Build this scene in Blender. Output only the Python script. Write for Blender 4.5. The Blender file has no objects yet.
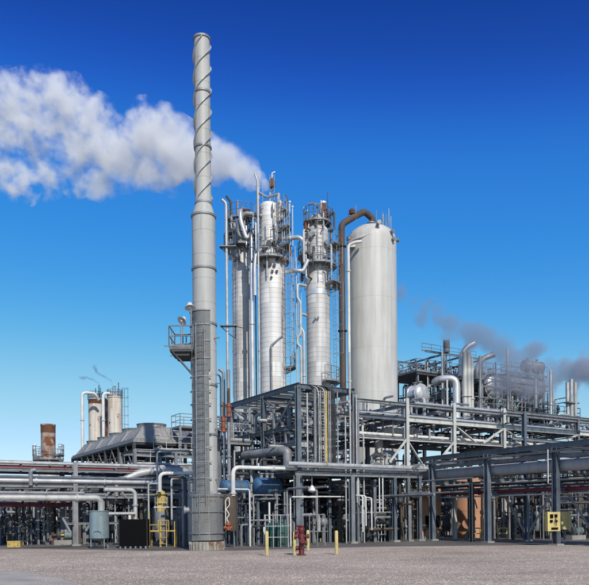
import bpy, math, random
from mathutils import Vector, Matrix
random.seed(11)
R = math.radians
scene = bpy.context.scene
col = scene.collection
# ------------------------------------------------------------------ camera
F, HC, CX, HY, ROLL = 700.0, 1.8, 294.5, 514.0, 0.0096
cam_d = bpy.data.cameras.new('camera'); cam = bpy.data.objects.new('camera', cam_d); col.objects.link(cam)
cam_d.sensor_fit = 'HORIZONTAL'; cam_d.sensor_width = 36.0; cam_d.lens = 36.0*F/589.0
cam_d.shift_y = (HY-292.5)/589.0; cam_d.clip_start = 0.1; cam_d.clip_end = 6000
cam.matrix_world = Matrix.Translation((0, 0, HC)) @ Matrix.Rotation(R(90), 4, 'X') @ Matrix.Rotation(-ROLL, 4, 'Z')
scene.camera = cam
# ------------------------------------------------------------------ sun and sky
SUN_EL = R(37)
sd = Vector((0.33, -0.944, 0)).normalized()                 # horizontal direction towards the sun
sdir = Vector((sd.x*math.cos(SUN_EL), sd.y*math.cos(SUN_EL), math.sin(SUN_EL)))
sun_d = bpy.data.lights.new('sun', 'SUN'); sun = bpy.data.objects.new('sun', sun_d); col.objects.link(sun)
sun_d.energy = 4.2; sun_d.angle = R(0.55); sun_d.color = (1.0, 0.94, 0.84)
sun.rotation_euler = sdir.to_track_quat('Z', 'Y').to_euler()
world = bpy.data.worlds.new('World'); scene.world = world; world.use_nodes = True
wn = world.node_tree.nodes; wl = world.node_tree.links
sky = wn.new('ShaderNodeTexSky'); sky.sky_type = 'NISHITA'; sky.sun_disc = False
sky.sun_elevation = SUN_EL; sky.sun_rotation = math.atan2(sd.x, sd.y)
sky.air_density = 1.0; sky.dust_density = 0.3; sky.ozone_density = 4.0; sky.altitude = 900
bgn = wn['Background']; bgn.inputs['Strength'].default_value = 0.115
hs = wn.new('ShaderNodeHueSaturation'); hs.inputs['Saturation'].default_value = 1.22
# film-like colour response of the clear winter sky: the same curve for every direction
wl.new(sky.outputs[0], hs.inputs['Color'])
s1 = wn.new('ShaderNodeVectorMath'); s1.operation = 'SCALE'; s1.inputs['Scale'].default_value = 0.115; wl.new(hs.outputs[0], s1.inputs[0])
cv = wn.new('ShaderNodeRGBCurve'); wl.new(s1.outputs[0], cv.inputs['Color'])
for ci, pts in enumerate((((.025, .0045), (.047, .026), (.069, .044), (.205, .30), (.45, .55)), ((.107, .047), (.162, .195), (.23, .298), (.485, .62), (.7, .76)), ((.15, .12), (.287, .31), (.402, .66), (.546, .76), (.913, .87)))):
    c_ = cv.mapping.curves[ci]; c_.points[0].location = (0, 0); c_.points[1].location = (1, .95)
    for q in pts: c_.points.new(*q)
cv.mapping.update()
s2 = wn.new('ShaderNodeVectorMath'); s2.operation = 'SCALE'; s2.inputs['Scale'].default_value = 1/0.115; wl.new(cv.outputs[0], s2.inputs[0])
wl.new(s2.outputs[0], bgn.inputs['Color'])
scene.view_settings.view_transform = 'Standard'; scene.view_settings.look = 'None'
scene.view_settings.exposure = 0.0; scene.view_settings.gamma = 1.0
try:
    scene.cycles.volume_bounces = 3; scene.cycles.volume_step_rate = 1.0; scene.cycles.volume_max_steps = 256
    scene.cycles.transparent_max_bounces = 16
except Exception: pass

# ------------------------------------------------------------------ helpers
def P(px, py, Y):
    dx, dy = px-CX, HY-py
    u = dx + dy*ROLL; v = dy - dx*ROLL
    return Vector((u/F*Y, Y, HC+v/F*Y))
def G(px, py):
    v = -((HY-py) - (px-CX)*ROLL); Y = HC*F/v
    return Vector(((px-CX + (HY-py)*ROLL)/F*Y, Y, 0))
A = Vector((-.527, .850, 0)); B = Vector((.850, .527, 0)); Z = Vector((0, 0, 1))
AZ = math.atan2(B.y, B.x)
def go(p, d, px):
    """walk from p along horizontal d until it is seen at column px"""
    k = (px-CX)/F
    t = (k*p.y-p.x)/(d.x-k*d.y)
    # correct for the roll
    q = p+d*t
    for _ in range(3):
        kk = (px-CX + (q.z-HC)/q.y*F*ROLL)/F
        t = (kk*p.y-p.x)/(d.x-kk*d.y); q = p+d*t
    return q
def S(n, Y): return n*Y/F
def V(x, y, z): return Vector((x, y, z))

class MB:
    def __init__(s): s.v = []; s.f = []
    def add(s, vs, fs):
        b = len(s.v); s.v += [Vector(q) for q in vs]; s.f += [tuple(i+b for i in f) for f in fs]; return s
    def box(s, c, sz, rz=AZ):
        c = Vector(c); x, y, z = sz[0]/2, sz[1]/2, sz[2]/2; m = Matrix.Rotation(rz, 3, 'Z')
        vs = [c+m@V(a*x, b*y, d*z) for d in (-1, 1) for a, b in ((-1, -1), (1, -1), (1, 1), (-1, 1))]
        return s.add(vs, [(3, 2, 1, 0), (4, 5, 6, 7), (0, 1, 5, 4), (1, 2, 6, 5), (2, 3, 7, 6), (3, 0, 4, 7)])
    def prism(s, prof, p0, p1, side=None):
        d = (p1-p0).normalized()
        if side is None:
            side = B if abs(d.z) > .9 else d.cross(Z).normalized()
        side = (side-d*side.dot(d)).normalized(); up = side.cross(d).normalized(); n = len(prof)
        vs = [p+side*a+up*b for p in (p0, p1) for a, b in prof]
        fs = [(i, (i+1) % n, n+(i+1) % n, n+i) for i in range(n)]
        return s.add(vs, fs+[tuple(range(n-1, -1, -1)), tuple(range(n, 2*n))])
    def beam(s, p0, p1, w, h=None, kind='I', side=None):
        h = h or w; a, b = w/2, h/2
        if kind == 'I':
            t = max(.02, w*.1); g = max(.015, w*.07)
            pr = [(-a, -b), (a, -b), (a, -b+t), (g, -b+t), (g, b-t), (a, b-t), (a, b), (-a, b), (-a, b-t), (-g, b-t), (-g, -b+t), (-a, -b+t)]
        elif kind == 'L':
            t = w*.15
            pr = [(-a, -b), (a, -b), (a, -b+t), (-a+t, -b+t), (-a+t, b), (-a, b)]
        elif kind == 'C':
            t = w*.18
            pr = [(-a, -b), (a, -b), (a, -b+t), (-a+t, -b+t), (-a+t, b-t), (a, b-t), (a, b), (-a, b)]
        else: pr = [(-a, -b), (a, -b), (a, b), (-a, b)]
        return s.prism(pr, Vector(p0), Vector(p1), side)
    def cyl(s, p0, p1, r0, r1=None, n=12):
        r1 = r0 if r1 is None else r1; p0 = Vector(p0); p1 = Vector(p1); d = (p1-p0).normalized()
        a = d.orthogonal().normalized(); b = d.cross(a)
        vs = [p+(a*math.cos(2*math.pi*i/n)+b*math.sin(2*math.pi*i/n))*r for p, r in ((p0, r0), (p1, r1)) for i in range(n)]
        return s.add(vs, [(i, (i+1) % n, n+(i+1) % n, n+i) for i in range(n)]+[tuple(range(n-1, -1, -1)), tuple(range(n, 2*n))])
    def lathe(s, c, prof, n=32, axis=None):
        c = Vector(c); m = Matrix.Identity(3)
        if axis is not None: m = Vector(axis).to_track_quat('Z', 'Y').to_matrix()
        k = len(prof); vs = []
        for r, z in prof:
            r = max(r, .001)
            vs += [c+m@V(r*math.cos(2*math.pi*i/n), r*math.sin(2*math.pi*i/n), z) for i in range(n)]
        fs = [(j*n+i, j*n+(i+1) % n, (j+1)*n+(i+1) % n, (j+1)*n+i) for j in range(k-1) for i in range(n)]
        return s.add(vs, fs+[tuple(range(n-1, -1, -1)), tuple(range((k-1)*n, k*n))])
    def ball(s, c, r, n=12, m=6, sz=1.0):
        return s.lathe(c, [(r*math.sin(math.pi*j/m), -r*sz*math.cos(math.pi*j/m)) for j in range(m+1)], n)
    def tube(s, pts, r, n=10, bend=None, closed=False, steps=6):
        pts = [Vector(p) for p in pts]; bend = r*3 if bend is None else bend
        if not closed and bend > 0 and len(pts) > 2:
            o = [pts[0]]
            for i in range(1, len(pts)-1):
                a, b, c = pts[i-1], pts[i], pts[i+1]; da = (a-b); dc = (c-b)
                if da.length < 1e-5 or dc.length < 1e-5 or da.angle(dc) > 3.05: o.append(b); continue
                t = min(bend, da.length*.49, dc.length*.49); q0 = b+da.normalized()*t; q1 = b+dc.normalized()*t
                for k in range(steps+1):
                    u = k/steps; o.append(q0*(1-u)**2+b*2*u*(1-u)+q1*u*u)
            o.append(pts[-1]); pts = o
        m = len(pts); rings = []; nrm = None
        for i, p in enumerate(pts):
            if closed: d = pts[(i+1) % m]-pts[i-1]
            else: d = pts[min(i+1, m-1)]-pts[max(i-1, 0)]
            d.normalize()
            if nrm is None: nrm = d.orthogonal().normalized() if abs(d.z) > .95 else d.cross(Z).normalized()
            nrm = (nrm-d*nrm.dot(d)).normalized(); b = d.cross(nrm)
            rings += [p+(nrm*math.cos(2*math.pi*k/n)+b*math.sin(2*math.pi*k/n))*r for k in range(n)]
        q = m if closed else m-1
        fs = [(j*n+k, j*n+(k+1) % n, ((j+1) % m)*n+(k+1) % n, ((j+1) % m)*n+k) for j in range(q) for k in range(n)]
        if not closed: fs += [tuple(range(n-1, -1, -1)), tuple(range((m-1)*n, m*n))]
        return s.add(rings, fs)
    def ring(s, c, R_, r, n=32, a0=0, a1=360, k=6):
        full = abs(a1-a0) >= 359.9; c = Vector(c)
        m = n if full else n+1
        return s.tube([c+V(math.cos(R(a0+(a1-a0)*i/n))*R_, math.sin(R(a0+(a1-a0)*i/n))*R_, 0) for i in range(m)], r, k, 0, closed=full)
    def arc_deck(s, c, r0, r1, a0, a1, t=.08, n=18):
        c = Vector(c); vs = []
        for i in range(n+1):
            a = R(a0+(a1-a0)*i/n); e = V(math.cos(a), math.sin(a), 0)
            vs += [c+e*r0, c+e*r1, c+e*r1-Z*t, c+e*r0-Z*t]
        fs = [(4*i+k, 4*i+(k+1) % 4, 4*i+4+(k+1) % 4, 4*i+4+k) for i in range(n) for k in range(4)]
        return s.add(vs, fs+[(0, 1, 2, 3), tuple(4*n+k for k in (3, 2, 1, 0))])
    def rail(s, pts, h=1.05, sp=1.3, r=.024, closed=False):
        pts = [Vector(p) for p in pts]
        if closed: pts = pts+[pts[0]]
        for a, b in zip(pts, pts[1:]):
            L = (b-a).length; k = max(1, round(L/sp))
            for i in range(k+1): q = a+(b-a)*i/k; s.cyl(q, q+Z*h, r, n=5)
            for hh in (h, h*.52): s.cyl(a+Z*hh, b+Z*hh, r, n=5)
            s.beam(a+Z*.06, b+Z*.06, .012, .12, 'box')
        return s
    def ladder(s, p0, p1, out, w=.42, cage=False, r=.022):
        p0 = Vector(p0); p1 = Vector(p1); out = Vector(out).normalized(); sd_ = out.cross(Z).normalized()*w/2
        s.cyl(p0-sd_, p1-sd_, r, n=5).cyl(p0+sd_, p1+sd_, r, n=5)
        L = (p1-p0).length; k = int(L/.32)
        for i in range(k): q = p0+(p1-p0)*(i+.5)/k; s.cyl(q-sd_, q+sd_, r*.7, n=4)
        if cage:
            k = max(2, int(L/1.0)); hp = []
            for i in range(k+1):
                q = p0+(p1-p0)*i/k
                if q.z-p0.z < 2.0 and L > 4: continue
                arc = [q+sd_*1.6*math.cos(R(a))+out*.7*math.sin(R(a)) for a in range(0, 181, 30)]
                s.tube(arc, r*.8, 4, 0); hp.append(arc)
            for j in (1, 3, 5):
                if len(hp) > 1: s.cyl(hp[0][j], hp[-1][j], r*.7, n=4)
        return s
    def build(s, name, m, parent=None, smooth=True, loc=None):
        me = bpy.data.meshes.new(name)
        o0 = Vector(loc) if loc is not None else (ORG.get(parent.name, Vector()) if parent else Vector())
        me.from_pydata([tuple(q-o0) for q in s.v], [], s.f); me.update()
        o = bpy.data.objects.new(name, me); col.objects.link(o)
        if parent: o.parent = parent; ORG[o.name] = o0
        else: o.location = o0; ORG[o.name] = o0
        me.materials.append(m)
        if smooth:
            try: me.shade_smooth(); me.set_sharp_from_angle(angle=R(38))
            except Exception: pass
        return o
ORG = {}
def tag(o, label, cat, group=None, kind=None):
    if label: o['label'] = label
    if cat: o['category'] = cat
    if group: o['group'] = group
    if kind: o['kind'] = kind
    return o
def thing(name, label, cat, loc, group=None):
    o = bpy.data.objects.new(name, None); col.objects.link(o); o.location = loc; o.empty_display_size = .3
    ORG[o.name] = Vector(loc); return tag(o, label, cat, group)
def copy_tree(o, loc=None, rz=None, label=None, scale=None):
    def cp(q, par):
        c = q.copy(); col.objects.link(c)
        if par: c.parent = par
        for ch in [w for w in ALLCH.get(q.name, [])]: cp(ch, c)
        return c
    def walk(q):
        ALLCH[q.name] = list(q.children)
        for ch in q.children: walk(ch)
    walk(o); c = cp(o, None)
    if loc is not None: c.location = loc
    if rz is not None: c.rotation_euler = (0, 0, rz)
    if scale: c.scale = scale
    if label: c['label'] = label
    return c
ALLCH = {}

# ------------------------------------------------------------------ materials
def mat(name, c, rough=.6, metal=0.0, var=.18, scale=1.5, streak=0.0, dirt=(.10, .075, .05), rust=0.0, bump=.04, bands=0.0, spec=.5, fine=14.0):
    m = bpy.data.materials.new(name); m.use_nodes = True; t = m.node_tree; N = t.nodes; L = t.links
    b = N['Principled BSDF']; b.inputs['Roughness'].default_value = rough; b.inputs['Metallic'].default_value = metal
    b.inputs['Specular IOR Level'].default_value = spec
    tc = N.new('ShaderNodeTexCoord'); co = tc.outputs['Object']
    def noise(sc, det=5, mapping=None):
        n = N.new('ShaderNodeTexNoise'); n.inputs['Scale'].default_value = sc; n.inputs['Detail'].default_value = det
        if mapping:
            mp = N.new('ShaderNodeMapping'); mp.inputs['Scale'].default_value = mapping; L.new(co, mp.inputs[0]); L.new(mp.outputs[0], n.inputs['Vector'])
        else: L.new(co, n.inputs['Vector'])
        return n
    def ramp(src, lo, hi):
        r = N.new('ShaderNodeMapRange'); r.inputs['From Min'].default_value = lo; r.inputs['From Max'].default_value = hi; L.new(src, r.inputs[0]); return r.outputs[0]
    def mix(f, a, bb):
        x = N.new('ShaderNodeMix'); x.data_type = 'RGBA'
        if isinstance(f, float): x.inputs[0].default_value = f
        else: L.new(f, x.inputs[0])
        for i, q in ((6, a), (7, bb)):
            if isinstance(q, tuple): x.inputs[i].default_value = (*q, 1)
            else: L.new(q, x.inputs[i])
        return x.outputs[2]
    n1 = noise(scale); n2 = noise(scale*fine, 3)
    cur = mix(ramp(n1.outputs[0], .3, .7), tuple(x*(1-var) for x in c), tuple(min(1, x*(1+var)) for x in c))
    cur = mix(ramp(n2.outputs[0], .55, .9), cur, tuple(x*(1-var*1.6) for x in c))
    if bands:
        sp = N.new('ShaderNodeSeparateXYZ'); L.new(co, sp.inputs[0])
        def fl(src, k):
            a_ = N.new('ShaderNodeMath'); a_.operation = 'MULTIPLY'; a_.inputs[1].default_value = k; L.new(src, a_.inputs[0])
            b_ = N.new('ShaderNodeMath'); b_.operation = 'FLOOR'; L.new(a_.outputs[0], b_.inputs[0]); return b_.outputs[0]
        at = N.new('ShaderNodeMath'); at.operation = 'ARCTAN2'; L.new(sp.outputs[1], at.inputs[0]); L.new(sp.outputs[0], at.inputs[1])
        cb = N.new('ShaderNodeCombineXYZ'); L.new(fl(sp.outputs[2], 1/bands), cb.inputs[0]); L.new(fl(at.outputs[0], 1.1), cb.inputs[1])
        wn_ = N.new('ShaderNodeTexWhiteNoise'); wn_.noise_dimensions = '2D'; L.new(cb.outputs[0], wn_.inputs['Vector'])
        cur = mix(ramp(wn_.outputs[0], .1, 2.0), cur, tuple(x*.45 for x in c))
    if streak:
        n3 = noise(2.2, 6, (1.6, 1.6, .12))
        cur = mix(ramp(n3.outputs[0], .62-streak*.25, .85), cur, dirt)
    if rust:
        n4 = noise(1.3, 8)
        cur = mix(ramp(n4.outputs[0], .66-rust*.3, .74-rust*.25), cur, (.16, .055, .022))
        n5 = noise(6, 5); cur = mix(ramp(n5.outputs[0], .62, .8), cur, (.09, .035, .018))
    L.new(cur, b.inputs['Base Color'])
    rr = ramp(n1.outputs[0], .2, .8); ma = N.new('ShaderNodeMath'); ma.operation = 'MULTIPLY_ADD'; ma.inputs[1].default_value = .22; ma.inputs[2].default_value = rough-.11; L.new(rr, ma.inputs[0]); L.new(ma.outputs[0], b.inputs['Roughness'])
    if bump:
        bp = N.new('ShaderNodeBump'); bp.inputs['Strength'].default_value = .35; bp.inputs['Distance'].default_value = bump
        L.new(n2.outputs[0], bp.inputs['Height']); L.new(bp.outputs[0], b.inputs['Normal'])
    return m
M = dict(
    galv=mat('galvanized steel', (.25, .26, .27), .55, .35, .25, 2.0, .35, (.12, .11, .10)),
    main_grey=mat('grey main lagging', (.37, .38, .39), .6, .05, .1, .9, .4, (.24, .235, .22), bump=.006),
    galv2=mat('pale galvanized steel', (.44, .44, .43), .5, .3, .2, 2.0, .3, (.2, .19, .17)),
    blue_steel=mat('blue grey painted steel', (.115, .14, .17), .5, .1, .25, 1.6, .3, (.05, .045, .04)),
    blue_steel_b=mat('faded blue grey steel', (.165, .185, .205), .6, .1, .3, 1.1, .6, (.10, .08, .06), rust=.08),
    blue_steel_c=mat('dark blue grey steel', (.085, .105, .13), .45, .1, .3, 2.2, .5, (.05, .04, .035), rust=.05),
    drum=mat('weathered drum steel', (.20, .21, .205), .6, .2, .2, 1.0, .9, (.12, .105, .09), rust=.08),
    grey_steel=mat('grey painted steel', (.19, .205, .22), .5, .1, .25, 1.6, .35, (.07, .06, .05)),
    pale_steel=mat('pale painted steel', (.50, .50, .47), .5, .05, .15, 1.4, .45, (.24, .20, .16)),
    dark_steel=mat('dark steel', (.045, .05, .055), .6, .1, .3, 2.0, .2),
    stack=mat('stack paint', (.40, .40, .375), .6, 0, .08, .5, .45, (.25, .235, .21), bump=.01),
    stack_low=mat('stack steel', (.36, .375, .38), .5, .3, .12, .8, .5, (.22, .21, .2), bump=.01),
    screen=mat('grey mesh screen', (.15, .16, .163), .6, .2, .15, 3.0, .4, (.08, .075, .07)),
    skirt=mat('stained skirt paint', (.36, .35, .31), .75, 0, .2, 2.0, 1.0, (.16, .11, .07), rust=.35),
    jacket=mat('aluminium jacketing', (.74, .73, .71), .55, .08, .08, .8, .6, (.48, .44, .40), bump=.004, bands=1.08),
    jacket2=mat('dull aluminium jacketing', (.62, .61, .59), .52, .12, .12, .8, .7, (.34, .30, .26), bump=.004, bands=1.08),
    alu=mat('bright aluminium pipe jacket', (.64, .64, .64), .36, .55, .12, 1.0, .3, (.35, .33, .31), bump=.006),
    tank=mat('tank paint', (.52, .515, .48), .55, 0, .07, .5, .75, (.385, .355, .31), bump=.004),
    rusty=mat('rusty white paint', (.40, .33, .27), .8, 0, .2, .9, 1.0, (.14, .06, .035), rust=.75),
    rust=mat('rusted steel', (.12, .06, .038), .85, .1, .35, 1.2, .6, (.08, .035, .02), rust=.6),
    rustpipe=mat('rust mottled dark pipe', (.075, .062, .055), .75, .1, .35, 1.5, .5, (.16, .07, .035), rust=.15),
    silo=mat('stained silo paint', (.62, .58, .52), .7, 0, .1, .8, .75, (.34, .2, .11), rust=.12),
    red=mat('dark red pipe paint', (.15, .018, .022), .5, 0, .25, 1.2, .3, (.06, .02, .02)),
    hydrant=mat('hydrant red paint', (.12, .008, .014), .4, 0, .25, 4, .3),
    yellow=mat('safety yellow paint', (.52, .37, .08), .6, 0, .2, 3, .8, (.22, .16, .08), rust=.12),
    yellow2=mat('pale yellow paint', (.64, .51, .18), .6, 0, .15, 3, .8, (.32, .25, .14), rust=.08),
    orange=mat('orange primer', (.30, .075, .03), .6, 0, .25, 3, .4),
    blue=mat('blue vessel paint', (.05, .135, .25), .55, 0, .25, 1.5, .9, (.06, .075, .09), rust=.1),
    tealt=mat('grey blue tank paint', (.19, .27, .30), .6, 0, .15, 2, .9, (.13, .14, .13), rust=.12),
    green=mat('gas bottle green', (.02, .085, .075), .45, 0, .2, 3, .3),
    black=mat('black cover', (.0035, .0035, .004), .8, 0, .3, 3, 0, spec=.1),
    tan=mat('terracotta tank paint', (.47, .25, .15), .65, 0, .10, .8, .45, (.30, .14, .08), bump=.004),
    brown=mat('brown lagging', (.085, .065, .05), .7, 0, .3, 1.5, .5),
    hood=mat('weathered grey sheet', (.25, .25, .245), .6, .15, .14, 1.2, .5, (.10, .095, .09)),
    shed=mat('shade-dark ribbed cladding', (.05, .055, .06), .7, 0, .3, .5, .3),  # cladding colour darkened to stand in for shade behind the racks
    grate=mat('deck grating', (.17, .175, .18), .7, .3, .3, 4, .2),
    white=mat('white pipe paint', (.62, .62, .59), .5, 0, .12, 2, .4, (.35, .32, .28)),
    lamp=mat('lamp enamel', (.7, .7, .68), .35, .1, .1, 5),
    concrete=mat('shade-darkened concrete', (.12, .108, .098), .85, 0, .25, .35, 0, bump=.02),  # pavement colour darkened to carry the shade under the racks
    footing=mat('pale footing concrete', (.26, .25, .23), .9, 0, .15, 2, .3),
    cable=mat('cable sheath', (.02, .02, .022), .6, 0, .3, 3),
)
# ground materials
def ground_mat(name, cols, sc, bump, patch=.06):
    m = bpy.data.materials.new(name); m.use_nodes = True; t = m.node_tree; N = t.nodes; L = t.links; b = N['Principled BSDF']
    b.inputs['Roughness'].default_value = .95; b.inputs['Specular IOR Level'].default_value = .15
    tc = N.new('ShaderNodeTexCoord')
    vo = N.new('ShaderNodeTexVoronoi'); vo.inputs['Scale'].default_value = sc; L.new(tc.outputs['Object'], vo.inputs['Vector'])
    r = N.new('ShaderNodeValToRGB'); sp = N.new('ShaderNodeSeparateColor'); L.new(vo.outputs['Color'], sp.inputs[0]); L.new(sp.outputs[0], r.inputs[0])
    e = r.color_ramp.elements; e[0].color = (*cols[0], 1); e[1].color = (*cols[-1], 1)
    for i, c in enumerate(cols[1:-1]): q = e.new((i+1)/(len(cols)-1)); q.color = (*c, 1)
    n = N.new('ShaderNodeTexNoise'); n.inputs['Scale'].default_value = patch*4; n.inputs['Detail'].default_value = 8; L.new(tc.outputs['Object'], n.inputs['Vector'])
    mr = N.new('ShaderNodeMapRange'); mr.inputs['From Min'].default_value = .3; mr.inputs['From Max'].default_value = .7; mr.inputs['To Min'].default_value = .78; mr.inputs['To Max'].default_value = 1.12
    L.new(n.outputs[0], mr.inputs[0])
    n_b = N.new('ShaderNodeTexNoise'); n_b.inputs['Scale'].default_value = .9; n_b.inputs['Detail'].default_value = 6; n_b.inputs['Roughness'].default_value = .7
    mpp = N.new('ShaderNodeMapping'); mpp.inputs['Scale'].default_value = (.35, 1.3, 1); mpp.inputs['Rotation'].default_value = (0, 0, .25); L.new(tc.outputs['Object'], mpp.inputs[0]); L.new(mpp.outputs[0], n_b.inputs['Vector'])
    mb_ = N.new('ShaderNodeMapRange'); mb_.inputs['From Min'].default_value = .35; mb_.inputs['From Max'].default_value = .65; mb_.inputs['To Min'].default_value = .86; mb_.inputs['To Max'].default_value = 1.1; L.new(n_b.outputs[0], mb_.inputs[0])
    mm_ = N.new('ShaderNodeMath'); mm_.operation = 'MULTIPLY'; L.new(mr.outputs[0], mm_.inputs[0]); L.new(mb_.outputs[0], mm_.inputs[1])
    mx = N.new('ShaderNodeVectorMath'); mx.operation = 'SCALE'; L.new(r.outputs[0], mx.inputs[0]); L.new(mm_.outputs[0], mx.inputs['Scale']); L.new(mx.outputs[0], b.inputs['Base Color'])
    bp = N.new('ShaderNodeBump'); bp.inputs['Strength'].default_value = .8; bp.inputs['Distance'].default_value = bump; bp.invert = True
    L.new(vo.outputs['Distance'], bp.inputs['Height']); L.new(bp.outputs[0], b.inputs['Normal'])
    return m
GRAVEL = ground_mat('gravel', [(.26, .20, .165), (.41, .335, .265), (.47, .39, .315), (.60, .515, .43)], 24, .018)
DIRT = ground_mat('dusty ground', [(.20, .18, .15), (.24, .21, .18), (.27, .24, .2)], 9, .01)
PAD = ground_mat('pale concrete', [(.40, .365, .315), (.43, .39, .34), (.45, .41, .36)], 40, .003, .3)

exec_sections = []
# ================================================================== SETTING
def sheet(name, pts, z, m, kind='structure'):
    o = MB().add([V(p.x, p.y, z) for p in pts], [tuple(range(len(pts)))]).build(name, m, smooth=False); tag(o, None, None, None, kind); return o
sheet('ground', [V(-3000, -300, 0), V(3000, -300, 0), V(3000, 4000, 0), V(-3000, 4000, 0)], 0, DIRT)
edge = [G(-120, 546), G(0, 548.2), G(60, 549.5), G(150, 551), G(235, 551), G(300, 548.6), G(370, 547), G(430, 546.3), G(500, 545.6), G(589, 544.8), G(720, 543)]
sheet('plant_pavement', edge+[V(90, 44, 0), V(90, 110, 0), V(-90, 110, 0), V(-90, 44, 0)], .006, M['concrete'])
sheet('gravel_lot', [V(-60, -20, 0), V(60, -20, 0)]+[q-V(0, .05, 0) for q in reversed(edge)], .012, GRAVEL)
sheet('concrete_pad', [G(-60, 566), G(0, 570.5), G(30, 573), G(60, 579), G(84, 587), G(100, 600), V(-4, 4, 0), V(-30, 4, 0)], .018, PAD)
# loose stones on the lot
mb = MB(); random.seed(5)
vs, fs = [], []
for i in range(26000):
    y = 15+19*(random.random()**1.6); x = (random.random()-.5)*y*.95
    if x < -3.0 and y < 22 and (x+ y*.36) < -0.3: continue
    s_ = random.uniform(.008, .03)*(1.3 if random.random() < .08 else 1); b0 = len(vs); a = random.random()*6.28
    ca, sa = math.cos(a)*s_, math.sin(a)*s_*.8
    for dx, dy, dz in ((ca, sa, 0), (-sa, ca, 0), (-ca, -sa, 0), (sa, -ca, 0), (0, 0, s_*.8)): vs.append((x+dx, y+dy, .010+dz))
    fs += [(b0, b0+1, b0+4), (b0+1, b0+2, b0+4), (b0+2, b0+3, b0+4), (b0+3, b0, b0+4)]
me = bpy.data.meshes.new('loose_stones'); me.from_pydata(vs, [], fs); o = bpy.data.objects.new('loose_stones', me); col.objects.link(o); me.materials.append(GRAVEL)
tag(o, 'loose pinkish grey stones scattered over the gravel lot in front of the plant', 'gravel', None, 'stuff')

# ================================================================== MAIN STACK
CS = P(206, 550, 35.0); CS.y = 36.0; CS = V((206.4-CX)/F*36.0, 36.0, 0)
def zat(py, Y, px=206): return P(px, py, Y).z
yS = 36.0
st = thing('smokestack', 'tall pale grey smokestack wound with spiral fins, grey ladder screen down its lower half', 'smokestack', CS)
def lz(py): return zat(py, yS)
rb = S(33.5, yS)/2; rl = S(23.2, yS)/2; ru = S(15.6, yS)/2
prof = [(rb, .0), (rb, lz(541)), (rb+.02, lz(541)), (rb+.02, lz(540)), (rb, lz(540)), (rb, lz(497)), (rb+.05, lz(497)), (rb+.05, lz(494)), (rl, lz(494))]
MB().lathe(CS, prof[4:], 48).build('base_drum', M['drum'], st)
sk = MB().lathe(CS, [(rb*.97, 0), (rb*.97, lz(541.2))], 48)
sk.build('skirt', M['skirt'], st)
for i in range(30):
    a = 2*math.pi*i/30; e = V(math.cos(a), math.sin(a), 0)
    if e.y > .3: continue
    MB().beam(CS+e*(rb*.97+.03), CS+e*(rb*.97+.03)+Z*(lz(541.2)-.01), .02, .09, 'box', e.cross(Z)).build('gusset', M['skirt'], st, False)
MB().lathe(CS, [(rl, lz(494))]+[q for k in range(1, 12) for q in ((rl, lz(494)+1.22*k-.012), (rl+.008, lz(494)+1.22*k-.012), (rl+.008, lz(494)+1.22*k+.012), (rl, lz(494)+1.22*k+.012))]+[(rl, lz(217))], 40).build('lower_shell', M['stack'], st)
MB().lathe(CS, [(rl, lz(217)), (ru+.02, lz(205)), (ru, lz(203))]+[q for k in range(1, 7) for q in ((ru, lz(203)+1.22*k-.012), (ru+.008, lz(203)+1.22*k-.012), (ru+.008, lz(203)+1.22*k+.012), (ru, lz(203)+1.22*k+.012))]+[(ru, lz(38.5)), (ru-.05, lz(38.5)), (ru-.05, lz(44))], 36).build('upper_shell', M['stack'], st)
for py, r_ in ((217, rl), (270, rl), (325, rl), (386, rl), (435, rl), (204, ru), (148, ru), (93.5, ru), (39.5, ru)):
    MB().lathe(CS+Z*(lz(py)-.05), [(r_, 0), (r_+.05, 0), (r_+.05, .1), (r_, .1)], 36).build('flange', M['galv'], st, False)
z0, z1 = lz(200), lz(41); turns = (z1-z0)/1.93
for k in range(3):
    for sgn in (1,):
        m_ = MB(); n = 200; vs = []
        for i in range(n+1):
            z = z0+(z1-z0)*i/n; a = 2*math.pi*(k/3+(z-z0)/3.35)
            e = V(math.cos(a), math.sin(a), 0)
            vs += [CS+e*(ru-.01)+Z*(z-.018), CS+e*(ru+.085)+Z*(z-.018), CS+e*(ru+.085)+Z*(z+.018), CS+e*(ru-.01)+Z*(z+.018)]
        m_.add(vs, [(4*i+q, 4*i+(q+1) % 4, 4*i+4+(q+1) % 4, 4*i+4+q) for i in range(n) for q in range(4)]).build('spiral_fin', M['stack_low'], st)
# mesh screen on the front-left of the shaft and the ladder
m_ = MB(); r_ = rl+.10
a0, a1 = 190, 300
m_.arc_deck(CS+Z*lz(313), rl+.09, r_+.03, a0, a1, lz(313)-lz(372), 12)
m_.build('screen', M['screen'], st)
MB().arc_deck(CS+Z*lz(372), rl+.11, r_+.05, 212, 292, lz(372)-lz(494), 10).build('screen', M['screen'], st)
for py in (313, 327, 343, 360, 378, 392, 405, 420, 434, 448, 462, 478, 492):
    MB().arc_deck(CS+Z*lz(py), rl+.12, rl+.17, a0-2, a1+2, .06, 10).build('band', M['galv'], st, False)
ea = V(math.cos(R(262)), math.sin(R(262)), 0)
MB().ladder(CS+ea*(rl+.32)+Z*lz(505), CS+ea*(rl+.32)+Z*lz(330), ea, .46, True, .015).build('ladder', M['galv'], st)
for py in (340, 385, 430, 480):
    e2 = V(math.cos(R(330)), math.sin(R(330)), 0)
    MB().cyl(CS+e2*rl+Z*lz(py), CS+e2*(rl+.35)+Z*lz(py), .03, n=6).build('nozzle', M['galv'], st)
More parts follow.
